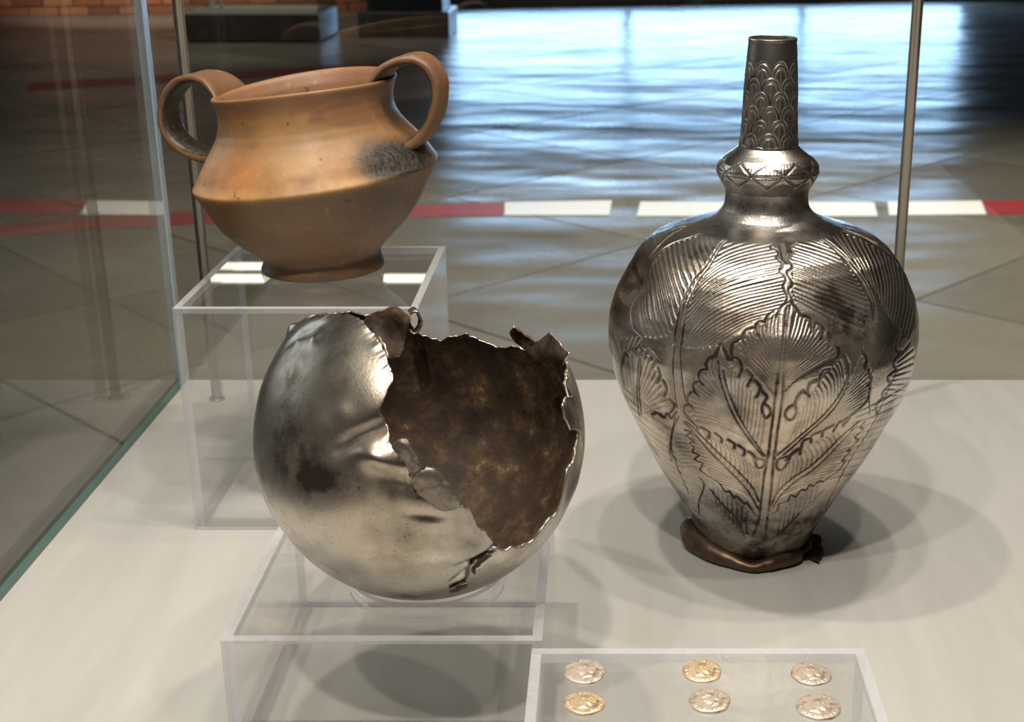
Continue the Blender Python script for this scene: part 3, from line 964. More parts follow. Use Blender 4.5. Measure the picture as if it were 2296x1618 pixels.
Hl = -np.exp(-(DL / .40) ** 2) * .48            # mm
Hf = -np.exp(-(DF / .50) ** 2) * .31
Hmap = np.minimum(Hl, Hf) + .12 * np.minimum(1, DF / 2)
Tmap = np.clip(np.exp(-(DL / .46) ** 2) * 1.0 + np.exp(-(DF / .33) ** 2) * .38, 0, 1)

# theta samples: dense at the front and right/left flank, coarse at the back
tf = np.linspace(-math.radians(96), math.radians(96), 780)
tb = np.linspace(math.radians(96), 2 * math.pi - math.radians(96), 182)[1:-1]
tall = np.concatenate([tf, tb])


def sample(Mp, th, s):
    """pattern repeats with 180 degrees"""
    t2 = (th + math.pi / 2) % math.pi - math.pi / 2
    fi = np.clip((t2 - tgrid[0]) / dt_, 0, RT - 1.001)
    fj = np.clip((s - sgrid[0]) / ds_, 0, RS - 1.001)
    i, j = fi.astype(int), fj.astype(int)
    a, b = fi - i, fj - j
    return Mp[j, i] * (1 - a) * (1 - b) + Mp[j, i + 1] * a * (1 - b) + Mp[j + 1, i] * (1 - a) * b + Mp[j + 1, i + 1] * a * b


# the front uses the whole raster, the back the repeated one
THg, Sg = np.meshgrid(tall, su)
front = np.abs(THg) < math.radians(96)
def sample_front(Mp):
    fi = np.clip((THg - tgrid[0]) / dt_, 0, RT - 1.001)
    fj = np.clip((Sg - sgrid[0]) / ds_, 0, RS - 1.001)
    i, j = fi.astype(int), fj.astype(int)
    a, b = fi - i, fj - j
    return Mp[j, i] * (1 - a) * (1 - b) + Mp[j, i + 1] * a * (1 - b) + Mp[j + 1, i] * (1 - a) * b + Mp[j + 1, i + 1] * a * b
Hv = np.where(front, sample_front(Hmap), sample(Hmap, THg, Sg))
Tv_ = np.where(front, sample_front(Tmap), sample(Tmap, THg, Sg))


def gauss_px(px, py, sx_mm, sy_mm):
    (t, s) = px2ts([(px, py)])[0]
    r = np.interp(s, su, sr)
    d = (THg - t + np.pi) % (2 * np.pi) - np.pi
    return np.exp(-((d * r * 1000 / sx_mm) ** 2 + ((Sg - s) * 1000 / sy_mm) ** 2))


Rg = np.repeat(sr[:, None], len(tall), 1)
Zg = np.repeat(sz[:, None], len(tall), 1)
ds_z, ds_r = np.gradient(sz), np.gradient(sr)
nl = np.hypot(ds_z, ds_r)
nr_, nz_ = (ds_z / nl)[:, None], (-ds_r / nl)[:, None]
disp = Hv.copy()
lo = np.array([mnoise.noise(Vector((math.cos(t) * 2.2, math.sin(t) * 2.2, s * 45))) for s in su[::24] for t in tall[::20]]).reshape(len(su[::24]), -1)
# bilinear upsample of the low-frequency hammering
fi = np.arange(len(su)) / 24
fj = np.arange(len(tall)) / 20
i0 = np.minimum(fi.astype(int), lo.shape[0] - 2)
j0 = np.minimum(fj.astype(int), lo.shape[1] - 2)
a = (fi - i0)[:, None]
b = (fj - j0)[None, :]
lo = lo[i0][:, j0] * (1 - a) * (1 - b) + lo[i0 + 1][:, j0] * a * (1 - b) + lo[i0][:, j0 + 1] * (1 - a) * b + lo[i0 + 1][:, j0 + 1] * a * b
fade = np.clip(Sg / .02, 0, 1) * np.clip((su[-1] - .03 - Sg) / .02, 0, 1)
fade_h = np.clip((su[-1] - .028 - Sg) / .004, 0, 1)
lop = np.where(np.abs(THg) > math.radians(90), .4, 1)
disp = Hv * fade_h + lo * .9 * fade * lop
disp -= 9.0 * gauss_px(1404, 640, 20, 12)
disp += 1.2 * gauss_px(1700, 620, 22, 12)
disp += 1.5 * gauss_px(1620, 860, 10, 14) + 1.5 * gauss_px(1850, 880, 12, 14) + 1.2 * gauss_px(1760, 800, 14, 10)
disp -= .8 * gauss_px(1520, 800, 5, 30)
Rg = Rg + disp * nr_ / 1000
Zg = Zg + disp * nz_ / 1000
Tn = Tv_ * fade_h
Tn = Tn + 1.0 * gauss_px(1900, 740, 16, 12) + .5 * gauss_px(1850, 690, 10, 8) + .55 * gauss_px(1940, 790, 8, 12) + .4 * gauss_px(1730, 770, 12, 10)
Tn = Tn + .5 * gauss_px(1930, 900, 4, 5) + .35 * gauss_px(1480, 760, 14, 6) + .35 * gauss_px(1600, 810, 16, 5) + .3 * gauss_px(1440, 650, 10, 14) + .3 * gauss_px(1560, 735, 18, 5) + .35 * gauss_px(1720, 850, 14, 8) + .4 * gauss_px(1590, 560, 10, 4)  # broad dabs across the middle: mirrored dark room put into the colour
Tn = Tn + .85 * np.exp(-np.clip((Sg - .022) / .022, 0, 9) ** 2) + .6 * np.exp(-((Sg - (su[-1] - .007)) / .007) ** 2)  # base darkened for tarnish and the shadowed table mirrored there; darker waist
Tn = np.clip(Tn, 0, 1)
V = np.stack([VX + Rg * np.cos(TH0 + THg), VY + Rg * np.sin(TH0 + THg), Zg + .004], -1).reshape(-1, 3)
vase = thing('engraved_vase', 'tall silver bottle vase chased with acanthus leaves, scaled neck and ring collar', 'vase', (VX, VY, 0))
ZS = .004
child('body', mesh_np('body', V, grid_faces(NR, len(tall)), M_VASE, attrs={'tarnish_shade': Tn.ravel()}), vase)

# --- collar with crossed chased leaves
n, m = 120, 420
cu_, cz_, cr_ = smooth_profile(COLLAR, n)
tt = np.linspace(0, 2 * np.pi, m, endpoint=False)
Tg, Ug = np.meshgrid(tt, np.linspace(0, 1, n))
rel = (TH0 - Tg)
k = 5
ph = (rel * k / (2 * np.pi)) % 1.0
vv = (Ug - .42) / .30
l1 = np.abs(vv - (2 * np.abs(ph - .5) * 2 - 1) * .8)
l2 = np.abs(vv + (2 * np.abs(ph - .5) * 2 - 1) * .8)
g = np.exp(-(np.minimum(l1, l2) / .09) ** 2)
g = np.maximum(g, .6 * np.exp(-(vv / .07) ** 2))
vein = .5 * (np.sin(rel * 90 + vv * 5) > .6)
env = np.clip(1.6 - np.abs(vv), 0, 1)
h = -(g * .42 + vein * .12) * env
Rc = cr_[:, None] + h / 1000
Vc = np.stack([VX + Rc * np.cos(Tg), VY + Rc * np.sin(Tg), np.repeat(cz_[:, None], m, 1) + ZS], -1).reshape(-1, 3)
tn = np.clip(g * env * .85 + .5 * np.exp(-(Ug / .12) ** 2), 0, 1)
child('collar', mesh_np('collar', Vc, grid_faces(n, m), M_VASE, attrs={'tarnish_shade': tn.ravel()}), vase)

# --- neck with overlapping scales
n, m = 300, 400
nu, nzp, nrp = smooth_profile(NECK, n)
tt = np.linspace(0, 2 * np.pi, m, endpoint=False)
Tg, Ug = np.meshgrid(tt, nu)
rel = (TH0 - Tg)
rowh, ncol = .0066, 9
H = np.zeros_like(Tg)
TN = np.zeros_like(Tg)
done = np.zeros(Tg.shape, bool)
top0 = .0418
for r in range(0, 7):                       # from the lowest row upwards: lower scales lie on top
    top = top0 - (6 - r) * rowh
    ph = (rel * ncol / (2 * np.pi) + (.5 if r % 2 else 0)) % 1.0 - .5
    # arch: half-width .5 cell, round top
    v = (top - Ug) / rowh                   # 0 at the tip, grows downwards
    arch = 1.0 - np.sqrt(np.clip(1 - (ph / .5) ** 2, 0, 1))
    e = v - arch * 1.05                     # >0 inside
    inside = (e > -.12) & (Ug < top + .002) & ~done
    rad = np.hypot(ph / .5, np.clip(1.05 - v, 0, 2) / 1.05)     # 1 on the rim
    dh = -np.exp(-((rad - 1.0) / .10) ** 2) * .40 - np.exp(-((rad - .60) / .07) ** 2) * .26 + .22 * np.clip(1 - rad, 0, 1)
    dk = np.exp(-((rad - 1.0) / .12) ** 2) * .8 + np.exp(-((rad - .60) / .09) ** 2) * .5 + .35 * np.exp(-(ph / .04) ** 2) * (rad < .5)
    H = np.where(inside, dh, H)
    TN = np.where(inside, dk, TN)
    done |= inside & (e > .02)
mask = np.clip((Ug - .0006) / .001, 0, 1) * (Ug < top0 + .001)
Rn = nrp[:, None] + H * mask / 1000
Vn = np.stack([VX + Rn * np.cos(Tg), VY + Rn * np.sin(Tg), np.repeat(nzp[:, None], m, 1) + ZS], -1).reshape(-1, 3)
child('neck', mesh_np('neck', Vn, grid_faces(n, m), M_VASE, attrs={'tarnish_shade': np.clip(TN * mask + .12, 0, 1).ravel()}), vase)

# --- crumpled foot ring
n, m = 26, 260
ph = np.linspace(0, 2 * np.pi, m, endpoint=False)
aa = np.linspace(0, 2 * np.pi, n, endpoint=False)
Vf = np.zeros((m, n, 3))
for i, p in enumerate(ph):
    rel = (p - TH0 + np.pi) % (2 * np.pi) - np.pi          # 0 = towards the viewer, minus = left in view
    nz1 = mnoise.noise(Vector((math.cos(p) * 2.1, math.sin(p) * 2.1, 3)))
    nz2 = mnoise.noise(Vector((math.cos(p) * 6, math.sin(p) * 6, 9)))
    big = math.exp(-((rel + 1.35) / .55) ** 2)             # fat roll on the left
    lip = math.exp(-((rel - .0) / .30) ** 2)               # flattened lip at the front
    rc = .0290 + .0015 * nz1 + .0036 * big + .0035 * lip
    ta = .0050 + .0030 * big - .0014 * lip + .0008 * nz2   # half width
    tb_ = .0042 + .0042 * big - .0012 * lip + .0010 * nz1   # half height
    if rel > .9:
        rc -= .002
        tb_ -= .0006
    zc_ = tb_ + .0002
    for j, a_ in enumerate(aa):
        rr = rc + ta * math.cos(a_)
        zz = zc_ + tb_ * math.sin(a_)
        Vf[i, j] = (VX + rr * math.cos(p), VY + rr * math.sin(p), max(zz, .0002))
Vf = Vf.reshape(-1, 3)
ff = []
for i in range(m):
    for j in range(n):
        ff.append((i * n + j, ((i + 1) % m) * n + j, ((i + 1) % m) * n + (j + 1) % n, i * n + (j + 1) % n))
tnf = np.clip(.35 + .4 * rng.rand(len(Vf)), 0, 1) * 0 + .35
o = child('foot_ring', mesh_np('foot_ring', Vf, ff, M_BRONZE, attrs={'tarnish_shade': tnf}), vase)
o['label'] = 'crumpled brown foot ring'


def upsample(P, k):
    P = np.array(P, float)

    def up1(A):
        n = A.shape[0]
        if n < 2:
            return A
        Q = np.concatenate([2 * A[:1] - A[1:2], A, 2 * A[-1:] - A[-2:-1]])
        out = []
        for i in range(1, n):
            for t in np.arange(k) / k:
                out.append(.5 * (2 * Q[i] + (Q[i + 1] - Q[i - 1]) * t + (2 * Q[i - 1] - 5 * Q[i] + 4 * Q[i + 1] - Q[i + 2]) * t * t + (3 * Q[i] - Q[i - 1] - 3 * Q[i + 1] + Q[i + 2]) * t ** 3))
        out.append(Q[n])
        return np.array(out)
    P = up1(P)
    return up1(P.transpose(1, 0, 2)).transpose(1, 0, 2)


def sheet(name, P, mats, parent, thick=.0009, tarn=.3, rough_edge=.5, sub=2):
    """P[n][m] world points -> bent, slightly crumpled metal sheet with thickness and ragged edges"""
    P = upsample(P, 8)
    n, m = P.shape[:2]
    du = np.gradient(P, axis=0)
    dv = np.gradient(P, axis=1)
    for i in range(n):
        for j_ in range(m):
            q = Vector(P[i, j_])
            e = min(i, n - 1 - i, j_, m - 1 - j_)
            nn_ = np.cross(du[i, j_], dv[i, j_])
            nn_ = nn_ / (np.linalg.norm(nn_) + 1e-12)
            P[i, j_] += nn_ * .0005 * mnoise.noise(q * 160) + nn_ * .0002 * mnoise.noise(q * 500)
            if e <= 2:
                k_ = rough_edge * (1 - e / 3)
                P[i, j_] += np.array([mnoise.noise(q * 420 + Vector((7, 0, 0))), mnoise.noise(q * 420), mnoise.noise(q * 420 + Vector((0, 9, 0)))]) * .0012 * k_
    me = mesh_np(name, P.reshape(-1, 3), grid_faces(n, m, False), mats, attrs={'tarnish_shade': np.full(n * m, tarn)})
    o = child(name, me, parent)
    md2 = o.modifiers.new('solid', 'SOLIDIFY')
    md2.thickness = thick
    md2.offset = 0
    if len(mats) > 1:
        md2.material_offset = 1
        md2.material_offset_rim = 2 if len(mats) > 2 else 1
    return o


# loose flap of metal right of the foot
fl_px = [[(1790, 1215), (1806, 1206), (1818, 1192)], [(1800, 1232), (1822, 1216), (1836, 1200)], [(1812, 1246), (1828, 1232), (1843, 1208)], [(1822, 1256), (1836, 1246), (1838, 1218)], [(1836, 1263), (1845, 1254), (1840, 1230)]]
fp = []
for i, row in enumerate(fl_px):
    rr = []
    for j, q in enumerate(row):
        rr.append(ony(q[0], q[1], [.662, .668, .674][j] - .004 * i * (.9 if j == 0 else .5)))
    fp.append(rr)
fp = np.array(fp)
fp[..., 2] = np.maximum(fp[..., 2], .0022)
sheet('foot_flap', fp, [M_BRONZE], vase, .0012, .3)['label'] = 'bent brown metal flap at the foot'

# ================================================================== BROKEN SILVER VESSEL
BC = np.array([-.07677, .52281, .06754 + .0585])
BR = .06754


def bdir(px, py, back=0, R=BR):
    r = ray(px, py)
    r /= np.linalg.norm(r)
    oc = CO - BC
    b = oc @ r
    d = b * b - (oc @ oc - R * R)
    t = -b if d < 0 else -b + (math.sqrt(d) if back else -math.sqrt(d))
    v = CO + r * t - BC
    return v / np.linalg.norm(v)


zb = lambda x, y: (540 + x / 2.311, 670 + y / 2.311)
fr = [(240, 115), (350, 92), (460, 80), (570, 85), (640, 115), (690, 170), (730, 240), (755, 300), (772, 350), (790, 392), (785, 425), (765, 455), (752, 490), (742, 515), (735, 535), (718, 560), (716, 590), (730, 605), (745, 640), (755, 670), (770, 700), (770, 735), (785, 765), (820, 800), (860, 850), (890, 925), (905, 905), (935, 887), (970, 877), (1000, 882), (1030, 905), (1060, 932), (1080, 960), (1110, 992), (1130, 1035), (1138, 1075), (1165, 1085), (1190, 1092), (1200, 1115), (1212, 1150), (1235, 1180), (1262, 1205), (1285, 1235), (1307, 1255), (1300, 1285), (1312, 1302),
      (1370, 1300), (1400, 1288), (1440, 1290), (1470, 1275), (1500, 1268), (1525, 1245), (1545, 1215), (1570, 1185), (1592, 1155), (1620, 1130), (1640, 1100), (1655, 1060), (1670, 1020), (1675, 975), (1690, 930), (1688, 895), (1720, 850), (1748, 800), (1762, 740), (1765, 700), (1735, 690), (1705, 685), (1690, 640), (1662, 595), (1668, 550), (1665, 515), (1680, 450), (1688, 410), (1690, 380), (1698, 330), (1702, 290)]
bk = [(1690, 270), (1650, 255), (1600, 250), (1560, 252), (1530, 262), (1500, 268), (1470, 255), (1440, 240), (1410, 232), (1380, 242), (1350, 243), (1330, 245), (1290, 222), (1250, 210), (1215, 195), (1195, 188), (1170, 170), (1140, 182), (1100, 188), (1070, 192), (1040, 212), (1015, 202), (990, 200), (960, 186), (940, 187), (900, 150), (870, 110), (840, 70), (800, 55), (780, 48), (740, 60), (700, 68), (640, 82), (460, 74), (350, 90)]
D = np.array([bdir(*zb(x, y), 0) for x, y in fr] + [bdir(*zb(x, y), 1) for x, y in bk])
hc = np.array([.45, -.20, .80])
hc /= np.linalg.norm(hc)
e1 = np.cross(hc, [0, 0, 1.0])
e1 /= np.linalg.norm(e1)
e2 = np.cross(hc, e1)
az = np.arctan2(D @ e2, D @ e1)
be = np.arccos(np.clip(D @ hc, -1, 1))
P2 = np.stack([be * np.cos(az), be * np.sin(az)], 1)
NA = 800
azs = np.linspace(-np.pi, np.pi, NA, endpoint=False)
beta = np.zeros(NA)
for i, a_ in enumerate(azs):
    d = np.array([math.cos(a_), math.sin(a_)])
    hits = []
    for j in range(len(P2)):
        p, q = P2[j], P2[(j + 1) % len(P2)]
        e = q - p
        den = d[0] * e[1] - d[1] * e[0]
        if abs(den) < 1e-9:
            continue
        t = (p[0] * e[1] - p[1] * e[0]) / den
        s_ = (p[0] * d[1] - p[1] * d[0]) / den
        if t > 0 and -1e-6 <= s_ <= 1 + 1e-6:
            hits.append(t)
    beta[i] = max(hits) if hits else beta[i - 1]
for i in range(NA):
    a_ = azs[i]
    beta[i] += .010 * mnoise.noise(Vector((math.cos(a_) * 22, math.sin(a_) * 22, 1))) + .006 * mnoise.noise(Vector((math.cos(a_) * 60, math.sin(a_) * 60, 5)))
# opened crack running down from the lowest point of the hole
cr = np.array([bdir(*zb(x, y), 0) for x, y in [(1300, 1270), (1262, 1310), (1200, 1345), (1183, 1400), (1165, 1450), (1110, 1490)]])

NB = 204
tb2 = np.linspace(0, 1, NB) ** 1.15
BE = beta[None, :] + (np.pi - .001 - beta[None, :]) * tb2[:, None]
AZ = np.repeat(azs[None], NB, 0)
DIR = np.cos(BE)[..., None] * hc + np.sin(BE)[..., None] * (np.cos(AZ)[..., None] * e1 + np.sin(AZ)[..., None] * e2)


def gb(x, y, s1, s2=None, ang=0.0, back=0):
    """gaussian on the sphere, mm, major axis rotated by ang in view"""
    s2 = s2 or s1
    d0 = bdir(*zb(x, y), back)
    ex = np.cross(-(BC - CO), d0)
    ex = bdir(*zb(x + 6, y), back) - d0
    ex -= d0 * (ex @ d0)
    ex /= np.linalg.norm(ex)
    ey = np.cross(d0, ex)
    if ey[2] > 0:
        ey = -ey                    # ey points down in view
    rx = math.cos(ang) * ex + math.sin(ang) * ey
    ry = -math.sin(ang) * ex + math.cos(ang) * ey
    u = DIR @ rx * BR * 1000
    v = DIR @ ry * BR * 1000
    f = DIR @ d0 > 0
    return np.exp(-((u / s1) ** 2 + (v / s2) ** 2)) * f


dm = np.zeros(BE.shape)
dm += 3.0 * gb(700, 830, 13, 6, .45) + 1.6 * gb(715, 815, 7, 4, .5) - 2.6 * gb(640, 700, 15, 3.5, -.45) - 1.6 * gb(560, 760, 8, 6)
dm -= 2.2 * gb(860, 950, 13, 3.5, .35)
dm += .8 * gb(420, 790, 4) + .5 * gb(430, 650, 4) + .6 * gb(520, 590, 4) - .6 * gb(350, 720, 6)
dm += 2.0 * gb(255, 125, 4) - 1.6 * gb(330, 175, 8, 3, -.5) + 1.0 * gb(300, 215, 2.5) + 1.0 * gb(385, 210, 3) + .5 * gb(265, 390, 2.5, 4)
dm += 1.0 * gb(1000, 930, 5, 4) - 1.2 * gb(960, 1120, 9, 3, .1) + 1.2 * gb(1220, 1220, 7, 4, .7)
dm -= 2.2 * gb(1255, 1330, 8, 1.6, -.65) + 1.8 * gb(1185, 1400, 7, 1.4, -1.2)
dm += 1.3 * gb(1150, 1320, 9, 6, -.6)
dm -= 1.6 * gb(1760, 760, 4, 8, 0) - .8 * gb(1700, 600, 3, 6)
step = 4
lo = np.array([[mnoise.noise(Vector(DIR[i, j] * 3.2)) for j in range(0, NA, 8)] for i in range(0, NB, 6)])
fi = np.arange(NB) / 6
fj = np.arange(NA) / 8
i0 = np.minimum(fi.astype(int), lo.shape[0] - 2)
j0 = fj.astype(int)
j1 = (j0 + 1) % lo.shape[1]
a = (fi - i0)[:, None]
b = (fj - j0)[None, :]
lo = lo[i0][:, j0] * (1 - a) * (1 - b) + lo[i0 + 1][:, j0] * a * (1 - b) + lo[i0][:, j1] * (1 - a) * b + lo[i0 + 1][:, j1] * a * b
bot = np.clip((DIR @ np.array([0, 0, 1.0]) + .95) / .3, 0, 1)
dm = (dm + lo * .55) * bot
# the torn edge is bent and wavy
edge = np.exp(-(np.arange(NB) / 4.8) ** 2)[:, None]
wav = np.array([mnoise.noise(Vector((math.cos(q) * 12, math.sin(q) * 12, 3))) + .5 * mnoise.noise(Vector((math.cos(q) * 40, math.sin(q) * 40, 8))) for q in azs])[None]
dm = dm + edge * wav * .55
Rb = BR + dm / 1000
OUT = BC + DIR * Rb[..., None]
INN = BC + DIR * (Rb - .0012)[..., None]
tz = DIR @ np.array([0, 0, 1.0])
patch = .55 * gb(330, 740, 24, 15) + .5 * gb(250, 900, 22, 12) + .3 * gb(180, 560, 10, 16) + .6 * gb(560, 980, 26, 6, .12) + .5 * gb(950, 1020, 14, 5, .2) + .4 * gb(700, 690, 12, 4, -.4) + .5 * gb(840, 1540, 34, 5, .05) + .45 * gb(1200, 1270, 7, 4, .6)  # broad spots at the left: reflection of the dark room painted in
# crack line blackened
for k in range(len(cr) - 1):
    for t in np.linspace(0, 1, 14):
        q = cr[k] * (1 - t) + cr[k + 1] * t
        q /= np.linalg.norm(q)
        dd = np.arccos(np.clip(DIR @ q, -1, 1)) * BR * 1000
        patch = np.maximum(patch, 1.3 * np.exp(-(dd / (.9 if k < 4 else .6)) ** 2))
pt = np.clip(patch, 0, 1)
nv = NB * NA
Vb = np.vstack([OUT.reshape(-1, 3), INN.reshape(-1, 3)])
f_out = grid_faces(NB, NA, True, 0, False)
f_in = grid_faces(NB, NA, True, nv, True)
j = np.arange(NA)
rim = np.stack([j, j + nv, (j + 1) % NA + nv, (j + 1) % NA], 1)
Fb = np.vstack([f_out, f_in, rim])
# outward orientation check
pA, pB, pC = Vb[f_out[NA * 40]][:3]
nn = np.cross(pB - pA, pC - pA)
if nn @ (pA - BC) < 0:
    Fb = Fb[:, ::-1]
mi = np.concatenate([np.zeros(len(f_out)), np.ones(len(f_in)), np.full(len(rim), 2)])
bowl = thing('broken_silver_vessel', 'round dented silver vessel, broken open with a jagged hole showing its brown inside', 'vessel', (BC[0], BC[1], HF))
bd = child('body', mesh_np('body', Vb, Fb, [M_BOWL, M_LINING, M_TORN], mi=mi, attrs={'tarnish_shade': np.concatenate([pt.ravel(), pt.ravel() * 0 + .5])}), bowl)


def pxsheet(name, rows, lift, label, mats, back=0, thick=.0011, tarn=.35, sub=2):
    """rows of zoom-picture points laid on the vessel wall and lifted by mm"""
    P = []
    for i, row in enumerate(rows):
        rr = []
        for jx, (x, y) in enumerate(row):
            L = lift[i][jx] if isinstance(lift[i], (list, tuple)) else lift[i]
            d = bdir(*zb(x, y), back)
            # intersect ray with the enlarged sphere so that it stays where it is seen
            d2 = bdir(*zb(x, y), back, BR + L / 1000)
            P_ = BC + d2 * (BR + L / 1000)
            rr.append(P_)
        P.append(rr)
    o = sheet(name, P, mats, bowl, thick, tarn, sub=sub)
    if label:
        o['label'] = label
    return o


MB3 = [M_BOWL, M_LINING, M_TORN]
MI3 = [M_LINING, M_LINING, M_TORN]
# flaps on the left rim of the hole
pxsheet('torn_flap', [[(776, 765), (800, 800), (850, 880), (885, 925)], [(790, 750), (830, 790), (875, 860), (905, 905)], [(815, 735), (850, 765), (895, 835), (922, 880)], [(840, 725), (862, 735), (908, 810), (932, 870)]], [.3, 2.0, 3.4, 3.0], 'small grey flap folded outwards on the hole edge', MB3, tarn=.7)
pxsheet('torn_flap', [[(880, 935), (900, 985), (960, 1040), (1040, 1090), (1120, 1085)], [(905, 912), (950, 945), (1010, 1000), (1070, 1045), (1130, 1060)], [(940, 888), (990, 900), (1040, 950), (1090, 1000), (1128, 1040)], [(965, 878), (1002, 882), (1058, 930), (1108, 990), (1130, 1036)]], [.2, 1.8, 2.0, .9], 'ragged grey-green flap at the lower hole edge', MB3, tarn=.6)
# crumpled brown piece standing at the top left
pxsheet('torn_flap', [[(640, 112), (690, 172), (735, 235), (760, 300)], [(660, 85), (720, 140), (780, 200), (830, 292)], [(715, 62), (770, 110), (820, 170), (845, 255)], [(785, 42), (815, 80), (850, 130), (852, 190)], [(800, 48), (838, 66), (868, 100), (866, 140)]], [[.5, .5, .5, .5], [3, 1, -3, -5], [5, 2, -3, -6], [6, 4, 0, -4], [3, 2, 0, -2]], 'dark brown crumpled piece of the rim at the top', MI3, sub=2)
# curled strip behind it
rows = []
for k in range(11):
    a_ = -2.2 + k * .42
    cx_, cy_ = 893, 112
    rx_, ry_ = 36, 58
    rows.append([(cx_ + rx_ * math.cos(a_) + jx * 4 - 4, cy_ + ry_ * math.sin(a_) + jx * 8 - 8) for jx in range(3)])
base = bdir(*zb(893, 130), 1)
P = []
for k, row in enumerate(rows):
    rr = []
    for jx, (x, y) in enumerate(row):
        r_ = ray(*zb(x, y))
        Yd = (BC + base * BR)[1] - .004 - jx * .006
        rr.append(CO + r_ * (Yd / r_[1]))
    P.append(rr)
sheet('curled_strip', P, MI3, bowl, .0009, .6, sub=1)['label'] = 'dark metal strip curled into a ring on the rim'
# spike and peaked piece at the top right
def freesheet(name, rows, label, mats, thick=.001, sub=1, tarn=.5):
    P = [[ony(*zb(x, y), Y) for (x, y, Y) in row] for row in rows]
    return sheet(name, P, mats, bowl, thick, tarn, sub=sub)


yb = .545
o = freesheet('torn_flap', [[(1475, 262, yb), (1500, 240, yb - .001), (1530, 232, yb - .001)], [(1440, 232, yb + .003), (1462, 208, yb), (1510, 205, yb - .002)], [(1408, 192, yb + .003), (1432, 180, yb), (1448, 168, yb - .003)], [(1400, 178, yb + .003), (1420, 172, yb), (1428, 150, yb - .003)], [(1398, 170, yb + .003), (1408, 155, yb), (1416, 143, yb - .003)]], '', MI3)
o['label'] = 'thin bent sliver pointing up at the right rim'
o = freesheet('torn_flap', [[(1475, 265, yb), (1530, 222, yb - .002), (1570, 205, yb - .005), (1606, 172, yb - .008)], [(1500, 300, yb - .002), (1545, 275, yb - .006), (1590, 250, yb - .013), (1622, 190, yb - .016)], [(1560, 340, yb - .005), (1600, 320, yb - .012), (1640, 295, yb - .022), (1662, 240, yb - .022)], [(1620, 370, yb - .01), (1660, 350, yb - .02), (1680, 320, yb - .028), (1704, 285, yb - .030)]], '', MI3, .0012)
o['label'] = 'peaked brown piece of wall at the right rim'
pxsheet('torn_flap', [[(1668, 520), (1663, 560), (1675, 610), (1705, 680)], [(1690, 508), (1695, 560), (1712, 610), (1735, 675)], [(1715, 500), (1728, 560), (1745, 620), (1762, 680)]], [.8, 1.6, .3], 'small grey flap bent over the right hole edge', MB3, tarn=.5)
# lip under the crack
pxsheet('torn_flap', [[(1200, 1420), (1196, 1385), (1222, 1350), (1278, 1318)], [(1212, 1428), (1215, 1395), (1245, 1365), (1300, 1330)]], [.9, .5], 'brown torn lip beside the crack', [M_TORN, M_LINING, M_TORN], sub=1)
pxsheet('torn_flap', [[(1080, 1505), (1115, 1492), (1150, 1475), (1168, 1466)], [(1085, 1512), (1125, 1508), (1158, 1492), (1172, 1476)]], [1.2, .6], 'brown torn lip near the bottom', [M_TORN, M_LINING, M_TORN], sub=1)

# clear ring that carries the vessel
ring_c = (BC[0], BC[1])
n = 72
bm = bmesh.new()
t = np.linspace(0, 2 * np.pi, n, endpoint=False)
rO, rI, hR = .0335, .0310, .0072
loops = []
for (r_, z_) in ((rO, HF), (rO, HF + hR), (rI, HF + hR), (rI, HF)):
    loops.append([bm.verts.new((ring_c[0] + r_ * math.cos(q), ring_c[1] + r_ * math.sin(q), z_)) for q in t])
for k in range(4):
    A, B = loops[k], loops[(k + 1) % 4]
    for i in range(n):
        f = bm.faces.new([A[i], A[(i + 1) % n], B[(i + 1) % n], B[i]])
        f.smooth = k in (0, 2)
        f.material_index = 1 if k == 1 else 0
ring = link('support_ring', bm_mesh('support_ring', bm, [M_ACR, M_ACR_E]))
tag(ring, 'thin clear acrylic support ring under the broken silver vessel', 'stand')

# ================================================================== TWO-HANDLED CLAY POT
QX, QY, QZ = -.166, .772, HB
PP_ = [(0.0002, .0325), (.0005, .0348), (.003, .0347), (.005, .0337), (.0075, .0331), (.0095, .0340), (.012, .0367), (.016, .0414), (.020, .0459), (.025, .0507), (.03, .0549), (.035, .0580), (.040, .0606), (.045, .0632), (.05, .0660), (.0535, .0680), (.0552, .0688), (.0562, .0682), (.0575, .0672), (.06, .0656), (.065, .0632), (.070, .0604), (.075, .0572), (.08, .0542), (.085, .0522), (.090, .0513), (.095, .0514), (.1, .0526), (.1025, .0536), (.1045, .0543), (.1055, .0537), (.1055, .0524), (.1035, .0508), (.098, .0485), (.09, .0475), (.08, .0500), (.07, .056), (.057, .063), (.04, .056), (.02, .040), (.009, .020), (.008, .001)]
n, m = 300, 300
pu, pz, pr = smooth_profile(PP_, n)
tt = np.linspace(0, 2 * np.pi, m, endpoint=False)
Tg, Ug = np.meshgrid(tt, pu)
Zp = np.repeat(pz[:, None], m, 1)
Rp = np.repeat(pr[:, None], m, 1)


def shear(z):
    return np.interp(z, [0, .006, .012, .03, .055, .11, .2], [.0, .045, .075, .095, .108, .112, .112])


_k = np.clip((Zp - .058) / .034, 0, 1)
sq = 1 - .13 * _k * _k * (3 - 2 * _k) * np.clip(np.cos(Tg), 0, 1)
wob = np.sin(2 * Tg + .6) * .0006 + np.sin(3 * Tg + 2) * .0004
Xp = (Rp + wob) * np.cos(Tg) * sq
Yp = (Rp + wob) * np.sin(Tg)
Zs = Zp + shear(Zp) * Xp + np.interp(Zp, [0, .012], [0, .0016]) 
# sagging of the rim in front
Zs = Zs - np.clip((Zp - .09) / .015, 0, 1) * .0012 * np.cos(Tg * 2)
Vp = np.stack([QX + Xp, QY + Yp, QZ + Zs], -1).reshape(-1, 3)


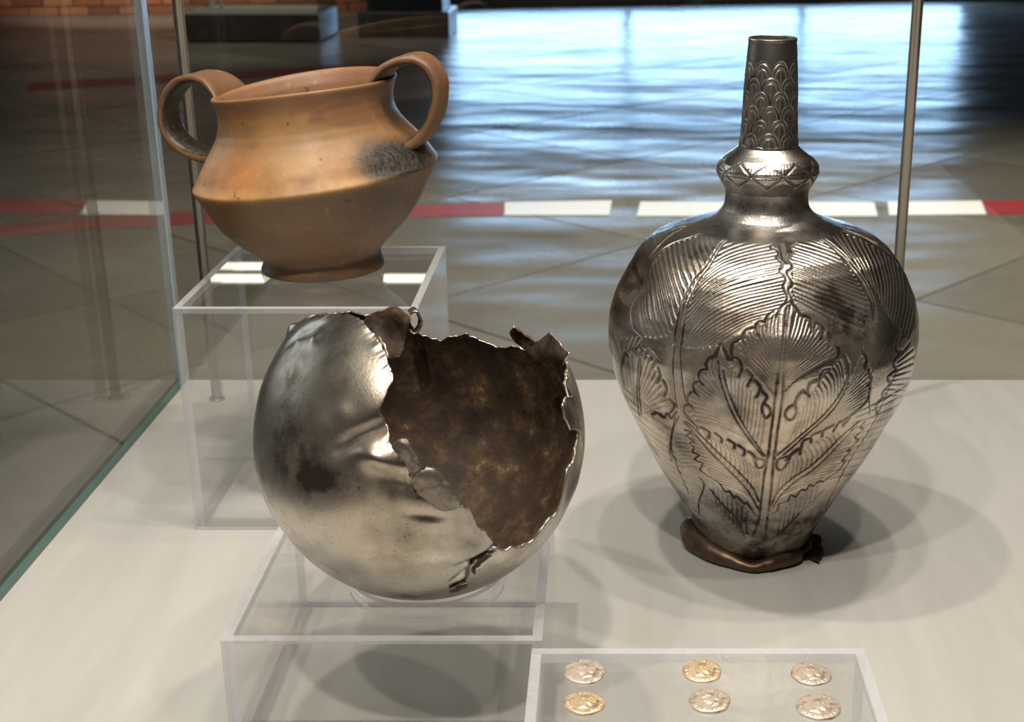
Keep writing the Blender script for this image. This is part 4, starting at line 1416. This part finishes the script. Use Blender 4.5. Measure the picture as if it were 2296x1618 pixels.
def potcolor(V):
    """clay colour and soot, functions of the place on the pot"""
    X, Y, Z = V[:, 0] - QX, V[:, 1] - QY, V[:, 2] - QZ
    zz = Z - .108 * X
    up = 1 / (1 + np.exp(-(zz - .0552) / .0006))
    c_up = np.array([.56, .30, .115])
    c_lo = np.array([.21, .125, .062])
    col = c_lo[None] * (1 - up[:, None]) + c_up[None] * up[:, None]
    q = proj(V)
    fr_ = 1 / (1 + np.exp((Y - .01) / .006))          # front side of the pot

    def g(x, y, sx, sy):
        p0 = g.pts.get((x, y))
        d = np.exp(-(((q[:, 0] - x) / sx) ** 2 + ((q[:, 1] - y) / sy) ** 2)) * fr_
        return d[:, None]
    g.pts = {}

    def mixc(c, f, t):
        return c * (1 - f) + np.array(t)[None] * f
    col = mixc(col, .75 * g(535, 375, 45, 45), (.62, .20, .05))
    col = mixc(col, .5 * g(480, 400, 35, 30), (.60, .25, .07))
    col = mixc(col, .6 * g(690, 320, 75, 60), (.66, .40, .19))
    col = mixc(col, .55 * g(640, 370, 90, 30), (.55, .33, .14))
    neckd = np.exp(-((zz - .083) / .010) ** 2)[:, None] * up[:, None]
    col = mixc(col, .6 * neckd, (.22, .125, .055))
    rimr = np.clip((zz - .093) / .008, 0, 1)[:, None]
    col = mixc(col, .8 * rimr, (.27, .135, .075))
    col = mixc(col, .7 * g(500, 470, 40, 50) * (1 - up[:, None]), (.24, .10, .03))
    col = mixc(col, .7 * g(850, 480, 110, 70) * (1 - up[:, None]), (.12, .085, .05))
    col = mixc(col, .5 * g(700, 540, 120, 60), (.28, .145, .07))
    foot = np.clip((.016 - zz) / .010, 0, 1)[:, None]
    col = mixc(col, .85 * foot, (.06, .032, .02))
    inside = ((np.hypot(X, Y) < .0505) & (zz > .085))[:, None]
    col = mixc(col, .6 * inside, (.30, .15, .09))
    soot_dark = 1.1 * np.exp(-(((q[:, 0] - 890) / 105) ** 2 + ((q[:, 1] - 362) / 58) ** 2) ** 2.2) * fr_ * up
    soot_dark = np.maximum(soot_dark, .9 * np.exp(-(((q[:, 0] - 955) / 40) ** 2 + ((q[:, 1] - 350) / 40) ** 2)) * up)
    soot_dark = np.maximum(soot_dark, .6 * np.exp(-(((q[:, 0] - 885) / 30) ** 2 + ((q[:, 1] - 240) / 60) ** 2)) * (zz < .098))  # right side of the neck darkened
    soot_dark = np.maximum(soot_dark, .35 * np.exp(-(((q[:, 0] - 870) / 70) ** 2 + ((q[:, 1] - 440) / 30) ** 2)) * fr_)
    return np.clip(col, 0, 1), np.clip(soot_dark, 0, 1)


pcol, psoot_dark = potcolor(Vp)
pot = thing('two_handled_pot', 'orange-brown clay pot with two looped handles, sharp shoulder and black smudge', 'pot', (QX, QY, QZ))
child('body', mesh_np('body', Vp, grid_faces(n, m), M_CLAY, attrs={'clay': pcol, 'soot_dark': psoot_dark}), pot)


def handle(path, widths, thicks, azim, dark):
    """path: picture points of the strap centre line, laid in the upright plane through the pot's axis"""
    u_ = np.array([math.cos(azim), math.sin(azim), 0.0])
    w_ = np.array([-u_[1], u_[0], 0.0])
    A0 = np.array([QX, QY, 0.0])
    P = []
    for x, y in path:
        r = ray(x, y)
        t = ((A0 - CO) @ w_) / (r @ w_)
        P.append(CO + r * t)
    P = np.array(P)
    d = np.concatenate([[0], np.cumsum(np.linalg.norm(np.diff(P, axis=0), axis=1))])
    N = 110
    u = np.linspace(0, d[-1], N)
    Q = np.stack([np.interp(u, d, P[:, k]) for k in range(3)], 1)
    for _ in range(16):
        Q[1:-1] = (Q[:-2] + 2 * Q[1:-1] + Q[2:]) / 4
    W = np.interp(u, d, widths)
    T = np.interp(u, d, thicks)
    tan = np.gradient(Q, axis=0)
    tan /= np.linalg.norm(tan, axis=1)[:, None]
    m_ = 48
    aa_ = np.linspace(0, 2 * np.pi, m_, endpoint=False)
    cen = Q.mean(0)
    V_ = np.zeros((N, m_, 3))
    so = np.zeros((N, m_))
    for i in range(N):
        nrm = np.cross(tan[i], w_)
        nrm /= np.linalg.norm(nrm)
        if nrm @ (Q[i] - cen) < 0:
            nrm = -nrm                      # points outwards
        for k, a_ in enumerate(aa_):
            cx_ = math.copysign(abs(math.cos(a_)) ** .6, math.cos(a_)) * W[i] / 2
            cy_ = math.copysign(abs(math.sin(a_)) ** .8, math.sin(a_)) * T[i] / 2
            dish = -.0011 * (1 - (2 * cx_ / W[i]) ** 2) if cy_ > 0 else 0
            no = .0005 * mnoise.noise(Vector((Q[i][0] * 90, Q[i][2] * 90, a_)))
            st = max(0.0, 1 - i / 22.0)
            V_[i, k] = Q[i] + w_ * cx_ + nrm * (cy_ + dish + no) - u_ * st * cx_ ** 2 / .106 + np.array([0, 0, .112 * w_[0] * cx_ * st])
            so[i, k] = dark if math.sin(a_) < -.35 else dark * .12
    V_ = V_.reshape(-1, 3)
    f = grid_faces(N, m_)
    col, _so = potcolor(V_)
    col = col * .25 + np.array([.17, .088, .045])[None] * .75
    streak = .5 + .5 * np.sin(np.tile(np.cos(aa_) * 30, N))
    return child('handle', mesh_np('handle', V_, f, M_CLAY, attrs={'clay': col, 'soot_dark': so.ravel() * (.8 + .2 * streak)}), pot)


HW = [.038, .034, .029, .025, .022, .021, .020, .020, .020, .020, .022, .026]
HT = [.0050, .0056, .0062, .0066, .0068, .0068, .0068, .0068, .0068, .0072, .008, .009]
handle([(514, 218), (503, 195), (482, 175), (450, 168), (416, 176), (390, 202), (377, 240), (380, 280), (398, 312), (428, 336), (464, 349), (512, 350)], HW, HT, math.radians(180 - 16), 1.0)
HW[0:3] = [.040, .036, .031]
handle([(856, 210), (856, 176), (872, 146), (904, 131), (940, 128), (970, 146), (987, 180), (988, 222), (978, 262), (960, 294), (936, 318), (896, 338)], HW, HT, math.radians(-12), .95)

# ================================================================== COINS
HEAD = np.array([(.05, .62), (.28, .60), (.42, .45), (.46, .30), (.52, .16), (.60, .08), (.50, .02), (.52, -.06), (.47, -.12), (.50, -.20), (.42, -.32), (.24, -.34), (.18, -.45), (.28, -.62), (-.30, -.66), (-.18, -.44), (-.34, -.22), (-.42, .06), (-.36, .36), (-.18, .56)])


def poly_sdf(P, X, Y):
    d = np.full(X.shape, 9.0)
    ins = np.zeros(X.shape, bool)
    for i in range(len(P)):
        a_, b_ = P[i], P[(i + 1) % len(P)]
        e = b_ - a_
        t = np.clip(((X - a_[0]) * e[0] + (Y - a_[1]) * e[1]) / (e @ e), 0, 1)
        d = np.minimum(d, np.hypot(X - a_[0] - t * e[0], Y - a_[1] - t * e[1]))
        c_ = ((a_[1] > Y) != (b_[1] > Y)) & (X < (b_[0] - a_[0]) * (Y - a_[1]) / (b_[1] - a_[1] + 1e-12) + a_[0])
        ins ^= c_
    return np.where(ins, d, -d)


def coin(px, py, hw, seed, rot, mat, label, ex=1.0):
    c = onz(px, py, HF + .0012)
    R = hw / F_PX * ((c - CO) @ FWD)
    nr, na = 46, 140
    rr = np.linspace(0, 1, nr) ** .8
    ta = np.linspace(0, 2 * np.pi, na, endpoint=False)
    outl = np.array([1 + .05 * mnoise.noise(Vector((math.cos(q) * 1.4, math.sin(q) * 1.4, seed * 3.1))) + .03 * mnoise.noise(Vector((math.cos(q) * 4, math.sin(q) * 4, seed * 1.7))) for q in ta])
    A, B = np.meshgrid(ta, rr)
    X, Y = B * np.cos(A), B * np.sin(A)
    s = poly_sdf(HEAD, X * 1.12, Y * 1.12)
    dome = np.clip(s, 0, .22) / .22
    h = .00042 * np.sqrt(np.clip(dome, 0, 1))
    # hair locks, eye, ear
    h += .00009 * np.sin(18 * (X * .6 + Y) + 3 * np.sin(5 * X)) * (s > .04) * (Y > .15)
    h -= .00012 * np.exp(-(((X - .27) / .06) ** 2 + ((Y - .17) / .04) ** 2))
    # worn legend around the rim (unreadable strokes) and beaded border
    band = np.exp(-((B - .82) / .055) ** 2)
    h += .00016 * band * (np.sin(A * 38 + seed) * np.sin(A * 17 + seed * 2) > .12) * (np.abs(np.sin(A / 2 + seed)) > .3)
    h += .00012 * np.exp(-((B - .94) / .025) ** 2) * (.5 + .5 * np.sin(A * 60))
    h *= ex
    top = .0011
    Z = top + h - .0003 * B ** 6
    xx, yy = X * R * outl[None], Y * R * outl[None]
    cr_, sr_ = math.cos(rot), math.sin(rot)
    tilt = .00025 * (X * math.cos(seed) + Y * math.sin(seed))
    V_ = np.stack([c[0] + xx * cr_ - yy * sr_, c[1] + xx * sr_ + yy * cr_, HF + .0002 + Z + tilt], -1)
    sk = V_[-1].copy()
    sk[:, 2] = HF + .0001
    V_ = np.vstack([V_.reshape(-1, 3), sk])
    f = grid_faces(nr + 1, na)
    me = mesh_np('coin', V_, f, mat)
    o = link('coin', me)
    o.matrix_world = Matrix.Identity(4)
    # put the origin at the coin
    me.transform(Matrix.Translation((-c[0], -c[1], -HF)))
    o.location = (c[0], c[1], HF)
    tag(o, label, 'coin', 'silver coins on the low riser')
    return o


coin(1310, 1503, 46, 1, .3, M_COIN[0], 'worn silver coin, left one of the back row, with a chipped front edge')
coin(1574, 1501, 44, 2, -.2, M_COIN[1], 'silver coin in the middle of the back row, with sharp bust and dark spots', 1.3)
coin(1819, 1508, 45, 3, .1, M_COIN[0], 'greyish silver coin at the right of the back row')
coin(1311, 1573, 46, 4, -.1, M_COIN[1], 'golden-toned silver coin at the left of the front row', 1.5)
coin(1591, 1568, 47, 5, .5, M_COIN[0], 'irregular silver coin in the middle of the front row', 1.3)
coin(1835, 1581, 50, 6, -.4, M_COIN[0], 'largest bright silver coin at the right of the front row', 1.2)
